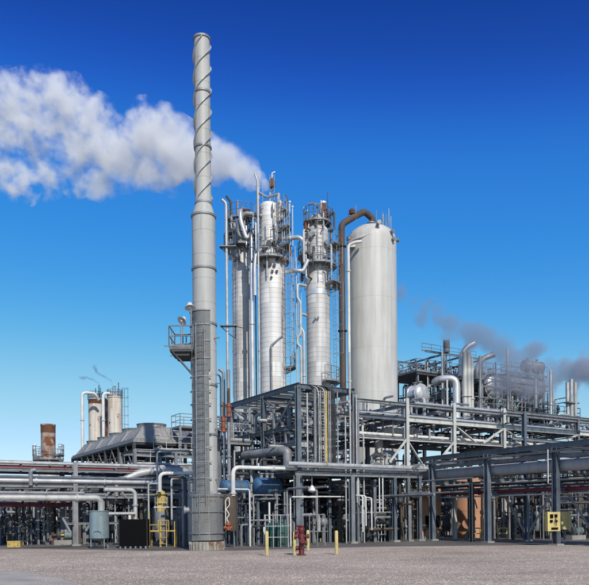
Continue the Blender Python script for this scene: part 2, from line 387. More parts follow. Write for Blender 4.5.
# drum rail, door and pipe stubs
m_ = MB().ring(CS+Z*(lz(512)), rb+.05, .02, 40).ring(CS+Z*(lz(533)), rb+.05, .03, 40); m_.build('hoop', M['galv'], st)
for a in (225, 255, 285, 320):
    e = V(math.cos(R(a)), math.sin(R(a)), 0)
    MB().beam(CS+e*(rb+.02)+Z*lz(540), CS+e*(rb+.02)+Z*lz(497), .05, .05, 'box', e.cross(Z)).build('stiffener', M['grey_steel'], st, False)
m_ = MB().cyl(CS+V(-rb-.25, -.1, lz(510)), CS+V(-rb+.1, 0, lz(510)), .16, n=16).cyl(CS+V(-rb-.29, -.1, lz(510)), CS+V(-rb-.2, -.08, lz(510)), .22, n=16); m_.build('manway', M['galv'], st)
# side platform
pl = MB(); c0 = P(171.5, 352, yS-.5); c1 = P(195, 352, yS-.5)
zt = lz(352); x0, x1 = c0.x, c1.x; ya, yb = yS-1.15, yS+.55
pl.box(V((x0+x1)/2, (ya+yb)/2, zt-.05), (x1-x0, yb-ya, .1), 0); p_ = pl.build('platform', M['grate'], st, False)
MB().box(V((x0+x1)/2, (ya+yb)/2, zt-.16), (x1-x0-.04, yb-ya-.04, .12), 0).box(V((x0+x1)/2, (ya+yb)/2, zt-.3), (x1-x0-.4, yb-ya-.3, .18), 0).build('platform_frame', M['dark_steel'], st, False)
MB().rail([V(x1, ya, zt), V(x0, ya, zt), V(x0, yb, zt), V(x1, yb, zt)], S(20.5, yS), .7, .032).build('railing', M['grey_steel'], st)
MB().beam(V(x0+.1, ya, zt-.1), CS+V(-rl*.8, -.35, lz(378)), .08, .1, 'L').beam(V(x0+.1, yb, zt-.1), CS+V(-rl*.8, .25, lz(378)), .08, .1, 'L').build('bracket', M['grey_steel'], st, False)
MB().beam(V(x0-.25, ya, zt+.05), V(x0+.4, ya, zt+.05), .05, .05, 'box').beam(V(x0-.25, yb, zt-.05), V(x0+.4, yb, zt-.05), .05, .05, 'box').build('outrigger', M['grey_steel'], st, False)
for px, py, yy, lab in ((190, 308, ya+.1, 'white floodlight on the short pole beside the tall smokestack, upper one'), (181.8, 321, yb, 'tilted floodlight above the railed platform of the tall smokestack, lower one')):
    q = P(px, py, yy)
    t_ = thing('floodlight', lab, 'floodlight', V(q.x, q.y, zt), 'floodlights above the smokestack platform')
    MB().cyl(V(q.x+.05, q.y, zt), V(q.x+.05, q.y, q.z-.05), .03, n=8).build('pole', M['galv'], t_)
    ax = V(-.5, -.6, -.75) if px < 185 else V(.1, -.3, -1)
    MB().lathe(q, [(.05, .28), (.11, .26), (.13, .18), (.17, .12), (.27, 0), (.24, -.0), (.1, .1)], 18, -ax).build('lamp_shade', M['lamp'], t_)
    MB().ball(q+ax.normalized()*-.02, .09, 10, 6).build('bulb', M['white'], t_)

# ================================================================== TOWERS
def arc_platform(parent, C, r, z, a0, a1, w=.9, rail=True, m='galv', h=1.05):
    w *= .85
    p_ = MB().arc_deck(C+Z*z, r+.03, r+w, a0, a1, .05).build('platform', M[m], parent)
    if rail:
        n = max(3, int(abs(a1-a0)/18)); ps = [C+Z*z+V(math.cos(R(a0+(a1-a0)*i/n)), math.sin(R(a0+(a1-a0)*i/n)), 0)*(r+w-.04) for i in range(n+1)]
        MB().rail(ps, h, 1.0, .026, abs(a1-a0) > 350).build('railing', M['galv'], p_)
    n = max(2, int(abs(a1-a0)/40))
    for i in range(n+1):
        m_ = MB()
        e = V(math.cos(R(a0+(a1-a0)*(i+.0)/n)), math.sin(R(a0+(a1-a0)*i/n)), 0)
        m_.beam(C+e*(r+w-.08)+Z*(z-.1), C+e*(r-.02)+Z*(z-.5), .05, .05, 'L').beam(C+e*(r)+Z*(z-.15), C+e*(r+w-.05)+Z*(z-.1), .05, .08, 'box')
        m_.build('bracket', M['galv'], p_, False)
    return p_
def manway(parent, C, r, z, a, rr=.26, L_=.28, m='galv', cover=None):
    e = V(math.cos(R(a)), math.sin(R(a)), 0); q = C+Z*z
    n_ = MB().cyl(q+e*(r-.1), q+e*(r+L_), rr, n=16).cyl(q+e*(r+L_-.06), q+e*(r+L_+.06), rr*1.35, n=16).build('nozzle', M[m], parent)
def tower(name, label, px, Y, wlow, ytop, m, segs, ring_sp=.36):
    C = V((px-CX + (HY-350)*ROLL)/F*Y, Y, 0)
    t_ = thing(name, label, 'tower', C)
    prof = []
    # segs: list of (py_bottom, py_top, width px)
    for (yb_, yt_, w_) in segs:
        z0 = max(0, P(px, yb_, Y).z); z1 = P(px, yt_, Y).z; r = S(w_, Y)/2
        pr = [(r, z0)]; z = z0+ring_sp
        while z < z1-.1:
            pr += [(r, z-.02), (r+.012, z-.02), (r+.012, z+.02), (r, z+.02)]; z += ring_sp
        pr.append((r, z1)); prof += pr
    r = prof[-1][0]; z = prof[-1][1]
    head = [(r*math.cos(R(a)), z+r*.5*math.sin(R(a))) for a in (15, 35, 55, 75, 90)]
    if len(segs) == 2:
        k = next(i for i, q in enumerate(prof) if abs(q[0]-S(segs[0][2], Y)/2) > .05)
        MB().lathe(C, prof[:k], 40).build('shell', M[m], t_); MB().lathe(C+V(-.2, 0, 0), prof[k:], 40).build('upper_shell', M[m], t_); Ch = C+V(-.2, 0, 0)
    else: MB().lathe(C, prof, 40).build('shell', M[m], t_); Ch = C
    MB().lathe(Ch, [(r, z-.001)]+head, 40).build('head', M[m], t_)
    return t_, C, (lambda py: P(px, py, Y).z)

YT = 52.0
# tower 1 (left, partly hidden)
tA, CA, zA = tower('process_tower', 'dull silver tower at the left of the three, half hidden behind the middle tower', 243, 54.0, 20, 240, 'jacket2', [(514, 238, 20)])
ra = S(20, 54)/2
arc_platform(tA, CA, ra, zA(249), 150, 300, .75)
arc_platform(tA, CA, ra, zA(236), 0, 360, .5)
manway(tA, CA, ra, zA(262), 235, .2); manway(tA, CA, ra, zA(226)-.3, 250, .24, .2)
MB().cyl(CA+Z*zA(238), CA+Z*zA(207), .12, n=10).cyl(CA+V(-.3, 0, zA(236)), CA+V(-.3, 0, zA(200)), .06, n=8).build('vent', M['galv'], tA)
MB().cyl(CA+V(.35, -.3, zA(236)), CA+V(.35, -.3, zA(222)), .1, n=8).lathe(CA+V(.35, -.3, zA(218)), [(.1, -.5), (.32, -.4), (.36, .1), (.3, .45), (.1, .5)], 12).build('relief_valve', M['rust'], tA)
MB().tube([CA+V(-.8, -.2, zA(240)), CA+V(-.8, -.2, zA(203)), CA+V(-1.15, -.2, zA(197))], .1, 8, .2).build('vent_pipe', M['dark_steel'], tA)
arc_platform(tA, CA, ra, zA(222), 180, 330, .55)
MB().ladder(CA+V(-.5, -1.05, zA(400)), CA+V(-.5, -1.05, zA(249)), V(-.3, -1, 0)).build('ladder', M['galv'], tA)
# tower 2 (middle, the biggest)
tB, CB, zB = tower('process_tower', 'bright silver tower with the narrower top section, middle and tallest of the three', 273, YT, 26, 205, 'jacket', [(514, 264, 25.8), (262, 207, 18.6)])
rB = S(25.8, YT)/2; rb2 = S(18.6, YT)/2; CB0 = CB; CB = CB0+V(-.2, 0, 0)
MB().lathe(CB0, [(rB, zB(264)), (rB+.06, zB(263)), (rb2+.05, zB(259)), (rb2, zB(258.5))], 36).build('cone', M['jacket2'], tB)
arc_platform(tB, CB, rb2+.1, zB(262), 185, 385, .85)
arc_platform(tB, CB, rb2+.05, zB(213), 325, 400, .8)
arc_platform(tB, CB, rb2+.05, zB(247), 328, 395, 1.0)
arc_platform(tB, CB, rb2+.05, zB(229), 328, 400, 1.05)
arc_platform(tB, CB, rB, zB(368), 335, 395, 1.1)
for py, a, r_ in ((270, 240, .1), (269, 262, .11), (270, 280, .09), (276, 272, .07), (278, 250, .06), (276, 290, .07), (282, 268, .06)): manway(tB, CB0, rB, zB(py), a, r_, .1, 'dark_steel')
for py, a in ((248, 270), (252, 245), (247, 300)): manway(tB, CB, rb2, zB(py), a, .16, .16, 'dark_steel')
for dx, yt_, r_ in ((-.72, 183, .05), (.72, 197, .12), (-.85, 176, .035), (.1, 196, .05)):
    MB().cyl(CB+V(dx, -.55, zB(225)), CB+V(dx, -.55, zB(yt_)), r_, n=8).build('vent_pipe', M['galv2'], tB)
MB().tube([CB+V(-.72, -.6, zB(196)), CB+V(-.1, -.6, zB(201)), CB+V(.7, -.6, zB(198))], .09, 8, .15).build('davit', M['galv'], tB)
mst = MB()
for dx, dy in ((-.16, -.16), (.16, -.16), (.16, .16), (-.16, .16)): mst.cyl(CB+V(dx+.25, dy, zB(204)), CB+V(dx+.25, dy, zB(176)), .025, n=5)
for k in range(7): 
    z = zB(204)+(zB(176)-zB(204))*k/7
    for (a_, b_) in (((-.16, -.16), (.16, -.16)), ((.16, -.16), (.16, .16)), ((.16, .16), (-.16, .16))): mst.cyl(CB+V(a_[0]+.25, a_[1], z), CB+V(b_[0]+.25, b_[1], z+.3), .018, n=4)
mst.build('mast', M['galv'], tB)
MB().lathe(CB+V(.25, 0, zB(184)), [(.1, -.35), (.22, -.25), (.22, .2), (.12, .35)], 12).build('burner_head', M['rust'], tB)
MB().tube([CB+V(.25, 0, zB(178)), CB+V(.25, 0, zB(173)), CB+V(.5, 0, zB(172))], .05, 6, .1).build('tip', M['lamp'], tB)
MB().ladder(CB+V(1.3, -.9, zB(390)), CB+V(1.3, -.9, zB(262)), V(.6, -1, 0), cage=True).build('ladder', M['galv'], tB)
MB().ladder(CB+V(.9, -.6, zB(262)), CB+V(.9, -.6, zB(205)), V(.7, -1, 0), cage=True).build('ladder', M['galv'], tB)
MB().tube([CB+V(.95, -.6, zB(290)), CB+V(.95, -.75, zB(338)), CB+V(.1, -1.15, zB(349)), CB+V(.1, -1.1, zB(395))], .07, 8, .15).build('drain_pipe', M['galv'], tB)
# tower 3
tC, CC, zC = tower('process_tower', 'silver tower with the round open platforms, right one of the three beside the rusty riser', 318.6, YT, 25, 224, 'jacket2', [(514, 283, 23.8), (281, 231, 22), (229, 219, 16)])
rC = S(23.8, YT)/2; rc2 = S(22, YT)/2; rc3 = S(16, YT)/2
MB().lathe(CC, [(rC+.015, zC(297)), (rC+.03, zC(297)), (rC+.03, zC(292)), (rC+.015, zC(292))], 36).build('collar', M['alu'], tC)
MB().lathe(CC, [(rc2, zC(231)), (rc3+.03, zC(227)), (rc3, zC(226))], 36).build('cone', M['jacket2'], tC)
arc_platform(tC, CC, rc3, zC(224), 0, 360, .55)
arc_platform(tC, CC, rc2, zC(247.5), 315, 385, 1.0)
arc_platform(tC, CC, rc2, zC(267), 205, 385, .7)
arc_platform(tC, CC, rc2, zC(286), 305, 380, 1.1)
arc_platform(tC, CC, rC, zC(383), 285, 385, .8)
arc_platform(tC, CC, rc2, zC(258), 150, 240, .8)
for py, a, r_ in ((239, 215, .28), (239, 250, .1), (258, 225, .2), (262, 300, .1), (247, 305, .12), (278, 215, .1), (322, 255, .06), (321, 268, .05)): manway(tC, CC, rc2, zC(py), a, r_, .25, 'galv')
MB().cyl(CC+V(.45, -.2, zC(224)), CC+V(.45, -.2, zC(205)), .16, n=10).lathe(CC+V(.45, -.2, zC(215)), [(.16, -.5), (.3, -.4), (.3, .3), (.16, .5)], 12).build('relief_valve', M['rust'], tC)
MB().cyl(CC+V(.45, -.2, zC(205)), CC+V(.45, -.2, zC(203)), .2, n=10).cyl(CC+V(-1.0, -.2, zC(224)), CC+V(-1.0, -.2, zC(208)), .03, n=6).cyl(CC+V(1.0, .1, zC(224)), CC+V(1.0, .1, zC(211)), .04, n=6).build('vent', M['lamp'], tC)
MB().ladder(CC+V(1.2, -.5, zC(384)), CC+V(1.2, -.5, zC(286)), V(1, -.6, 0), cage=True).build('ladder', M['galv'], tC)
MB().ladder(CC+V(.2, -1.0, zC(286)), CC+V(.2, -1.0, zC(224)), V(0, -1, 0), cage=False).build('ladder', M['galv'], tC)
MB().ladder(CC+V(1.15, -.4, zC(267)), CC+V(1.15, -.4, zC(247)), V(1, -.4, 0), cage=True).build('ladder', M['galv'], tC)
for k, (dx, p0, p1) in enumerate(((-.9, 247, 283), (-1.05, 235, 268), (.95, 250, 290))):
    MB().tube([CC+V(dx*.7, -.8, zC(p0)), CC+V(dx, -1.05, zC(p0)), CC+V(dx, -1.05, zC(p1)), CC+V(dx*.7, -.8, zC(p1))], .08, 8, .2).build('bypass_pipe', M['galv2'], tC)

# small stuff hung round the towers: ladders and thin conduit
# ================================================================== PIPES (things)
def pipe(label, pts, r, m, group=None, name='pipe', flanges=(), n=12, bend=None, cat='pipe'):
    base = Vector(pts[0]) if pts[0][2] < pts[-1][2] else Vector(pts[-1])
    longest = max(range(len(pts)-1), key=lambda i: (Vector(pts[i+1])-Vector(pts[i])).length); LL = (Vector(pts[longest+1])-Vector(pts[longest])).length
    if not flanges and r >= .095 and LL > 4 and LL < 60: flanges = tuple((longest, (i+.37+.3*math.sin(r*900+i*2.1))/max(1, round(LL/5))) for i in range(max(1, round(LL/5))))
    if not flanges:
        o = MB().tube(pts, r, n, bend).build(name, M[m], loc=base); tag(o, label, cat, group); return o
    t_ = thing(name, label, cat, base, group); MB().tube(pts, r, n, bend).build('pipe_run', M[m], t_)
    for f in flanges:     # (segment index, fraction)
        i, u = f; a, b = Vector(pts[i]), Vector(pts[i+1]); q = a+(b-a)*u; d = (b-a).normalized()
        MB().cyl(q-d*.045, q-d*.006, r*1.45, n=14).cyl(q+d*.006, q+d*.045, r*1.45, n=14).build('flange', M[m], t_)
    return t_
def vp(px, y0, y1, Y): return [P(px, y0, Y), V(P(px, y0, Y).x, Y, P(px, y1, Y).z)]
q0 = P(228, 405, 51); q1 = P(228, 203, 51)
pipe('tall thin bare vent pipe standing alone just left of the dull silver tower', [V(q0.x, 51, 0), V(q0.x, 51, q1.z), V(q0.x-.3, 51, q1.z+.25)], .105, 'galv2', flanges=((0, .3), (0, .62)), bend=.3)
for py, lab in ((247, 'small braced bracket platform high on the thin vent pipe'), (326, 'small braced bracket platform halfway up the thin vent pipe')):
    q = P(228, py, 51); q.x = q0.x
    t_ = thing('pipe_bracket', lab, 'bracket', q)
    MB().box(q+V(.1, 0, 0), (1.2, .5, .06), 0).build('plate', M['grey_steel'], t_, False)
    MB().beam(q+V(.6, 0, 0), q+V(.6, 0, -.9), .07, .07, 'L').beam(q+V(.6, 0, -.9), q+V(0, 0, -.5), .07, .07, 'L').beam(q+V(-.45, 0, 0), q+V(0, 0, -.5), .06, .06, 'L').beam(q+V(.6, 0, 0), q+V(1.1, .6, 0), .06, .06, 'L').build('brace', M['dark_steel'], t_, False)
x_ = P(252, 300, 51.5)
pipe('thick silver downcomer running down between the left and middle towers', [P(246, 219, 51.5)+V(-.4, .8, 0), V(P(241, 219, 51.5).x, 51.5, zA(222)), V(P(240.5, 235, 51.5).x, 51.2, zA(234)), P(247, 240, 51.3), V(x_.x, 51.3, zA(246)), V(x_.x, 51.3, 0)], .145, 'alu', flanges=((4, .05), (4, .3), (4, .55)), bend=.45)
pipe('silver overhead pipe curling from the middle tower across to the left tower', [CB+V(-.5, -.5, zB(219)), V(P(255, 219, 51.4).x, 51.4, zB(218)), V(P(243, 218, 51.4).x, 51.4, zB(216)), V(P(238, 222, 51.6).x, 51.6, zB(230)), V(P(239, 236, 51.7).x, 51.7, zB(237)), V(P(250, 241, 51.5).x, 51.5, zB(242)), V(P(253, 241, 51.5).x, 51.5, zB(250))], .17, 'galv', bend=.5)
x_ = P(259, 300, 51)
pipe('slim grey riser tight against the left side of the bright middle tower', [V(x_.x, 50.7, 0), V(x_.x, 50.7, zB(232)), V(x_.x, 50.7, zB(190)), V(x_.x-.2, 50.7, zB(182))], .075, 'galv2', flanges=((0, .35), (0, .6), (0, .8)))
x_ = P(255.3, 300, 51)
pipe('dark thin riser behind the slim grey one left of the middle tower', [V(x_.x, 51.4, 0), V(x_.x, 51.4, zB(262)), V(x_.x+.5, 51.4, zB(256))], .06, 'grey_steel')
pipe('elbowed silver pipe leaving the middle tower below its lower platform', [CB+V(-.6, -.7, zB(253)), V(P(256, 262, 50.9).x, 50.9, zB(258)), V(P(254.7, 268, 50.9).x, 50.9, zB(270)), V(P(254.7, 268, 50.9).x, 50.9, zB(300))], .13, 'alu', bend=.4)
pipe('short bridging pipe from the middle tower to the right one, upper', [CB+V(.9, -.3, zB(241)), V(P(300, 243, 51).x, 51, zB(242.5)), V(P(304.5, 244, 51.1).x, 51.1, zB(248)), V(P(304.5, 244, 51.1).x, 51.2, zB(262))], .16, 'alu', bend=.35, flanges=((0, .5),))
pipe('short bridging pipe from the middle tower to the right one, lower', [CB+V(1.1, -.3, zB(274)), V(P(296, 275, 51).x, 50.8, zB(276)), V(P(303, 278, 51.1).x, 50.8, zB(277.5)), V(P(308, 275, 51.1).x, 50.8, zB(266))], .15, 'alu', bend=.35)
for k, (xp, yt_, lab) in enumerate(((300.5, 289, 'silver pipe with a swan neck beside the right tower, outer'), (303.5, 318, 'silver pipe with a swan neck beside the right tower, inner'))):
    a_ = P(xp, 300, 50.8).x
    s_ = zC(338 if k == 0 else 326)
    pts = [V(CC.x-.9, 51.3, zC(yt_)), V(a_-.22, 50.8, zC(yt_)), V(a_-.22, 50.8, zC(yt_+14)), V(a_, 50.8, zC(yt_+18))]+([V(a_, 50.8, s_), V(a_-.24, 50.8, s_-.22), V(a_-.24, 50.8, s_-.75), V(a_, 50.8, s_-.95)] if k == 0 else [])+[V(a_, 50.8, 0)]
    pipe(lab, pts, .1, 'galv2', bend=.25)
pipe('thin vertical line on the far side of the swan neck pipes', [V(P(296.5, 300, 51).x, 51, 0), V(P(296.5, 300, 51).x, 51, zC(262))], .045, 'galv2')
# white tank
YK = 55.0; CT = V((372.2-CX+(HY-320)*ROLL)/F*YK, YK, 0); rT = S(49.3, YK)/2
tk = thing('storage_vessel', 'huge pale grey upright vessel with a domed top beside the rusty riser', 'vessel', CT)
zT = lambda py: P(373, py, YK).z
pr = [(rT, 0)]
for py in (470, 430, 396, 352, 303, 256): 
    z = zT(py); pr += [(rT, z-.012), (rT-.006, z-.012), (rT-.006, z+.012), (rT, z+.012)]
pr += [(rT, zT(243))]+[(rT*math.cos(R(a)), zT(243)+(zT(226)-zT(243))*math.sin(R(a))) for a in range(8, 86, 8)]+[(.25, zT(226))]
MB().lathe(CT, pr, 64).build('shell', M['tank'], tk)
MB().cyl(CT+V(0, 0, zT(229)), CT+V(0, 0, zT(222)), .24, n=16).cyl(CT+V(0, 0, zT(224)), CT+V(0, 0, zT(223)), .36, n=16).build('top_nozzle', M['galv'], tk)
n = 14; ps = [CT+V(math.cos(2*math.pi*i/n), math.sin(2*math.pi*i/n), 0)*rT*.62+Z*zT(231) for i in range(n)]
for i in range(n):
    q = ps[i]
    if i in (1, 3, 11, 12, 13, 0): MB().cyl(q, q+Z*1.15, .028, n=5).build('rail_post', M['galv'], tk)
for dx, h in ((1.35, 1.7), (1.5, 1.1), (.9, 1.3)): MB().cyl(CT+V(dx, -.3, zT(236)), CT+V(dx, -.3, zT(232)+h), .03, n=6).build('vent', M['galv2'], tk)
for a, py in ((315, 239), (318, 246), (345, 243), (205, 243), (280, 233)): manway(tk, CT, rT*.93, zT(py), a, .12, .3, 'galv')
MB().tube([CT+V(-rT*.95, -.9, zT(247)), CT+V(-rT*.6, -rT*.85, zT(246)), CT+V(-.1, -rT*.95, zT(242.5)), CT+V(.15, -rT*.8, zT(237)), CT+V(.6, -rT*.7, zT(235.5))], .13, 10, .3).build('spray_pipe', M['tank'], tk)
MB().box(CT+V(-rT*.85, -rT*.6, zT(252)), (.5, .5, .25), 0).build('bracket', M['tank'], tk, False)
xr = P(342.2, 300, 53).x; zz = lambda py: P(350, py, 53).z
pipe('rusty dark riser arching over to the top of the huge pale vessel', [V(xr, 53, 0), V(xr, 53, zz(224.5)), V(xr+.75, 53.3, zz(217)), V(CT.x-.55, 54.8, zT(212.5)), V(CT.x+.1, YK, zT(218.5)), V(CT.x+.1, YK, zT(223))], .245, 'rustpipe', n=18, bend=.35, flanges=((0, .15), (0, .4), (0, .66), (0, .93)))
pipe('slim grey pipe with curved top at the left of the huge vessel', [V(P(348.6, 300, 53).x, 52.9, 0), V(P(348.6, 300, 53).x, 52.9, zz(246)), V(P(354, 300, 53).x, 52.9, zz(243)), V(P(362, 300, 53).x, 52.9, zz(242))], .12, 'white', bend=.4)
pipe('thin line between the rusty riser and the right tower', [V(P(340.5, 300, 53).x, 53.2, 0), V(P(340.5, 300, 53).x, 53.2, zz(236))], .05, 'galv2')
t_ = thing('weather_instrument', 'small rust brown instrument on a bracket above the arch of the rusty riser', 'instrument', V(P(352, 217, 53.5).x, 53.5, zz(219)))
c_ = ORG[t_.name]
MB().cyl(c_, c_+Z*.7, .05, n=8).cyl(c_+V(.3, 0, 0), c_+V(.3, 0, 1.3), .025, n=6).build('post', M['galv'], t_)
MB().lathe(c_+Z*.75, [(.05, -.25), (.2, -.15), (.24, .1), (.1, .25)], 10).cyl(c_+V(-.3, 0, .6), c_+V(.3, 0, .6), .06, n=8).build('valve_body', M['rust'], t_)

# orange fitting left of the frame
for px, y0, y1, lab in ((229, 403, 417, 'orange primed flanged fitting on the pipe just right of the smokestack, upper'), (223.5, 417, 432, 'orange primed flanged fitting on the pipe just right of the smokestack, lower')):
    q = P(px, y1, 43); h = P(px, y0, 43).z-q.z
    t_ = thing('control_valve', lab, 'valve', q)
    MB().lathe(q, [(.08, 0), (.2, 0), (.2, .06), (.12, .08), (.12, h*.3), (.15, h*.34), (.15, h*.7), (.2, h*.72), (.2, h*.8), (.1, h*.82), (.1, h)], 16).build('body', M['orange'], t_)
    MB().cyl(q+Z*h, q+Z*(h+.9), .06, n=8).build('stem', M['rust'], t_)
pipe('grey pipe rising behind the smokestack through the orange fitting', [V(P(229, 460, 43.3).x, 43.3, 0), V(P(229, 460, 43.3).x, 43.3, P(229, 370, 43.3).z)], .12, 'galv', flanges=((0, .5), (0, .8)))
pipe('second grey pipe with bent tip behind the smokestack', [V(P(224.5, 460, 44).x, 44, 0), V(P(224.5, 460, 44).x, 44, P(224, 372, 44).z), V(P(223, 460, 44).x-.2, 44, P(222, 369, 44).z)], .1, 'galv')
pipe('third thin pipe with bent tip behind the smokestack', [V(P(220, 460, 44).x, 44.5, 0), V(P(220.5, 460, 44).x, 44.5, P(224, 375, 44).z), V(P(219, 460, 44).x-.2, 44.5, P(222, 371, 44).z)], .06, 'galv')

random.seed(9)
def dress(parent, C, r, zlo, zhi, n, w=.55):
    for k in range(n):
        a = R(random.uniform(185, 370)); e = V(math.cos(a), math.sin(a), 0); t = V(-e.y, e.x, 0); z = random.uniform(zlo, zhi); rr_ = random.uniform(.03, .085); o_ = r+random.uniform(.12, w); q = C+e*o_+Z*z; h = random.uniform(.5, 2.2)
        kind = random.random(); mm = M[random.choice(['galv', 'galv2', 'grey_steel', 'alu', 'galv2', 'dark_steel', 'rustpipe'])]
        if kind < .4: MB().tube([C+e*(r-.05)+Z*z, q, q+Z*h*random.choice([-1, 1]), C+e*(r-.05)+Z*(z+h*.7)][:random.choice([3, 4])], rr_, 7, .15).build('branch_pipe', mm, parent)
        elif kind < .65: MB().tube([q, q+Z*h, q+Z*h+t*random.uniform(-.7, .7)], rr_*.6, 6, .1).build('conduit', mm, parent)
        elif kind < .85: MB().cyl(C+e*(r-.05)+Z*z, C+e*(r+.22)+Z*z, rr_, n=10).cyl(C+e*(r+.2)+Z*z, C+e*(r+.25)+Z*z, rr_*1.6, n=12).build('nozzle', M[random.choice(['galv', 'dark_steel', 'grey_steel'])], parent)
        else: MB().lathe(q, [(.04, -.3), (.12, -.2), (.14, .05), (.06, .2), (.05, .4), (.14, .42), (.14, .45)], 10).build('valve', M[random.choice(['galv', 'dark_steel', 'rust', 'hydrant'])], parent)
dress(tB, CB, rB, zB(266), zB(255), 14, .8); dress(tB, CB, rb2, zB(256), zB(212), 24, .9)
dress(tC, CC, rc2, zC(290), zC(232), 26, .6); dress(tC, CC, rc3, zC(230), zC(216), 10, .6)
dress(tA, CA, ra, zA(262), zA(222), 30, .7)
for xx, y0_, y1_ in ((.98, 262, 205), (.62, 256, 204), (1.15, 250, 212), (1.5, 262, 207)): MB().cyl(CB+V(xx, -.5, zB(y0_)), CB+V(xx, -.5, zB(y1_)), .035, n=6).build('conduit', M['galv2'], tB)
MB().ladder(CB+V(1.7, -.3, zB(368)), CB+V(1.7, -.3, zB(250)), V(1, -.4, 0), cage=True, r=.02).build('ladder', M['galv2'], tB)
for xx, yt_ in ((1.55, 201), (-1.0, 215), (1.75, 206)): MB().cyl(CB+V(xx, .2, zB(245)), CB+V(xx, .2, zB(yt_)), .035, n=6).ball(CB+V(xx, .2, zB(yt_)), .1, 8, 5).build('lamp_pole', M['lamp'], tB)
# ================================================================== MAIN STEEL STRUCTURE
K = V((299-CX)/F*40.6, 40.6, 0)
def at(a, b, z=0): return K+A*a+B*b+Z*z                      # a along the left face, b along the right face
def bx(px, a=0, z=5):                                        # b coordinate seen at column px in the plane a
    p = at(a, 0, z); q = go(p, B, px); return (q-p).dot(B)
def ax(px, b=0, z=5):
    p = at(0, b, z); q = go(p, A, px); return (q-p).dot(A)
fr = thing('steel_structure', 'big blue grey steel frame of posts and beams in front of the towers and vessel', 'steel frame', K)
def vary(m):
    return random.choice(['blue_steel', 'blue_steel', 'blue_steel_b', 'blue_steel_c']) if m == 'blue_steel' else m
def post(parent, p, z0, z1, w=.26, m='blue_steel', name='post'):
    m = vary(m); return MB().beam(V(p.x, p.y, z0), V(p.x, p.y, z1), w, w*1.05, 'I', B).build(name, M[m], parent, False)
def bm(parent, p, q, w=.16, h=.26, m='blue_steel', name='beam', kind='I'):
    m = vary(m); return MB().beam(p, q, w, h, kind).build(name, M[m], parent, False)
ztop = 9.25
bA = [0, ax(271), ax(240), ax(226)]; bA = [0, 4.0, 8.4]
bB = [0, bx(353.5), bx(407), bx(454), bx(504), bx(578)]
# left-face bay, three frames deep: posts
for i, a in enumerate((0, 4.1, 8.6)):
    for b in (0, bB[1]):
        post(fr, at(a, b), 0, ztop if True else 6, .27 if b == 0 else .29)
for b in bB[2:]:
    post(fr, at(0, b), 0, 9.15, .24, 'pale_steel' if b != bB[5] else 'blue_steel'); post(fr, at(4.1, b), 0, 9.0, .22, 'grey_steel')
MB().box(at(0, bB[1], 4), (.34, .3, 8), AZ).build('post', M['grey_steel'], fr, False)
for b in (0, bB[1]):
    bm(fr, at(-.2, b, ztop), at(9.2, b, ztop), .2, .3)
    for z in (6.9, 5.9, 4.3): bm(fr, at(0, b, z), at(8.6, b, z), .16, .24, 'blue_steel' if z > 5 else 'grey_steel')
for a in (0, 4.1, 8.6):
    bm(fr, at(a, 0, ztop-.02), at(a, bB[1], ztop-.02), .16, .28)
    for z in (8.25, 7.4, 6.6, 5.5, 4.9, 4.15): bm(fr, at(a, 0, z), at(a, bB[1], z), .13, .2, random.choice(['galv', 'grey_steel', 'blue_steel']))
# purlins + decks of the left bay, the wide low one added to cast shade
for k in range(1, 9): bm(fr, at(8.6*k/9, 0, ztop+.08), at(8.6*k/9, bB[1], ztop+.08), .1, .14, 'dark_steel')
MB().box(at(7.4, bB[1]*.5, 6.98), (bB[1]*.92, 2.2, .05)).build('deck', M['grate'], fr, False)
MB().box(at(5.0, bB[1]*.5, 4.46), (bB[1]*.92, 7, .05)).build('deck', M['grate'], fr, False)  # solid deck added to shade the bays beneath it
for a in (1.4, 2.8, 5.6, 7.1):
    for z in (8.5, 6.9, 5.7): bm(fr, at(a, 0, z), at(a, bB[1], z), .09, .14, random.choice(['galv', 'grey_steel', 'dark_steel']))
    post(fr, at(a, random.choice([0, bB[1]*.5])), 4.3, random.choice([6.9, 8.2]), .12, 'grey_steel')
MB().rail([at(8.6, .1, 7.02), at(6.3, .1, 7.02)], 1.0, 1.0, .028).rail([at(4.1, bB[1]*.9, 6.05), at(4.1, .1, 6.05), at(0.2, .1, 6.05)], 1.0, 1.0, .028).build('railing', M['galv'], fr)
# X bracing on the left face and right face
def xbr(a0, b0, a1, b1, z0, z1, m='grey_steel', w=.09, both=True):
    MB().beam(at(a0, b0, z0), at(a1, b1, z1), w, w, 'L').build('brace', M[m], fr, False)
    if both: MB().beam(at(a0, b0+.02, z1), at(a1, b1+.02, z0), w, w, 'L').build('brace', M[m], fr, False)
xbr(0, 0, 4.1, 0, 5.9, 9.1); xbr(4.1, 0, 8.6, 0, 5.95, 9.1, both=False); xbr(0, 0, 4.1, 0, 4.4, 6.8, both=False)
xbr(4.1, bB[1], 8.6, bB[1], 5.9, 9.1); xbr(8.6, 0, 8.6, bB[1], 6.9, 9.1); xbr(4.1, 0, 4.1, bB[1], 6.9, 9.1)
# landing with railing on the left end
p_ = MB().box(at(7.6, -1.2, 6.55), (2.4, 3.6, .08)).build('landing', M['grate'], fr, False)
bm(fr, at(5.8, -2.4, 6.4), at(9.4, -2.4, 6.4), .14, .22, 'grey_steel'); bm(fr, at(5.8, -2.4, 6.4), at(5.8, 0, 6.4), .14, .22, 'grey_steel')
MB().rail([at(9.4, -2.4, 6.59), at(5.8, -2.4, 6.59), at(5.8, -.1, 6.59)], 1.05, 1.1, .03).build('railing', M['galv2'], fr)
post(fr, at(5.8, -2.4), 0, 6.4, .24, 'grey_steel'); post(fr, at(9.4, -2.4), 0, 6.4, .24, 'grey_steel')
MB().beam(at(9.4, -2.3, 9.1), at(5.2, 0, 7.0), .12, .12, 'L').build('brace', M['galv'], fr, False)
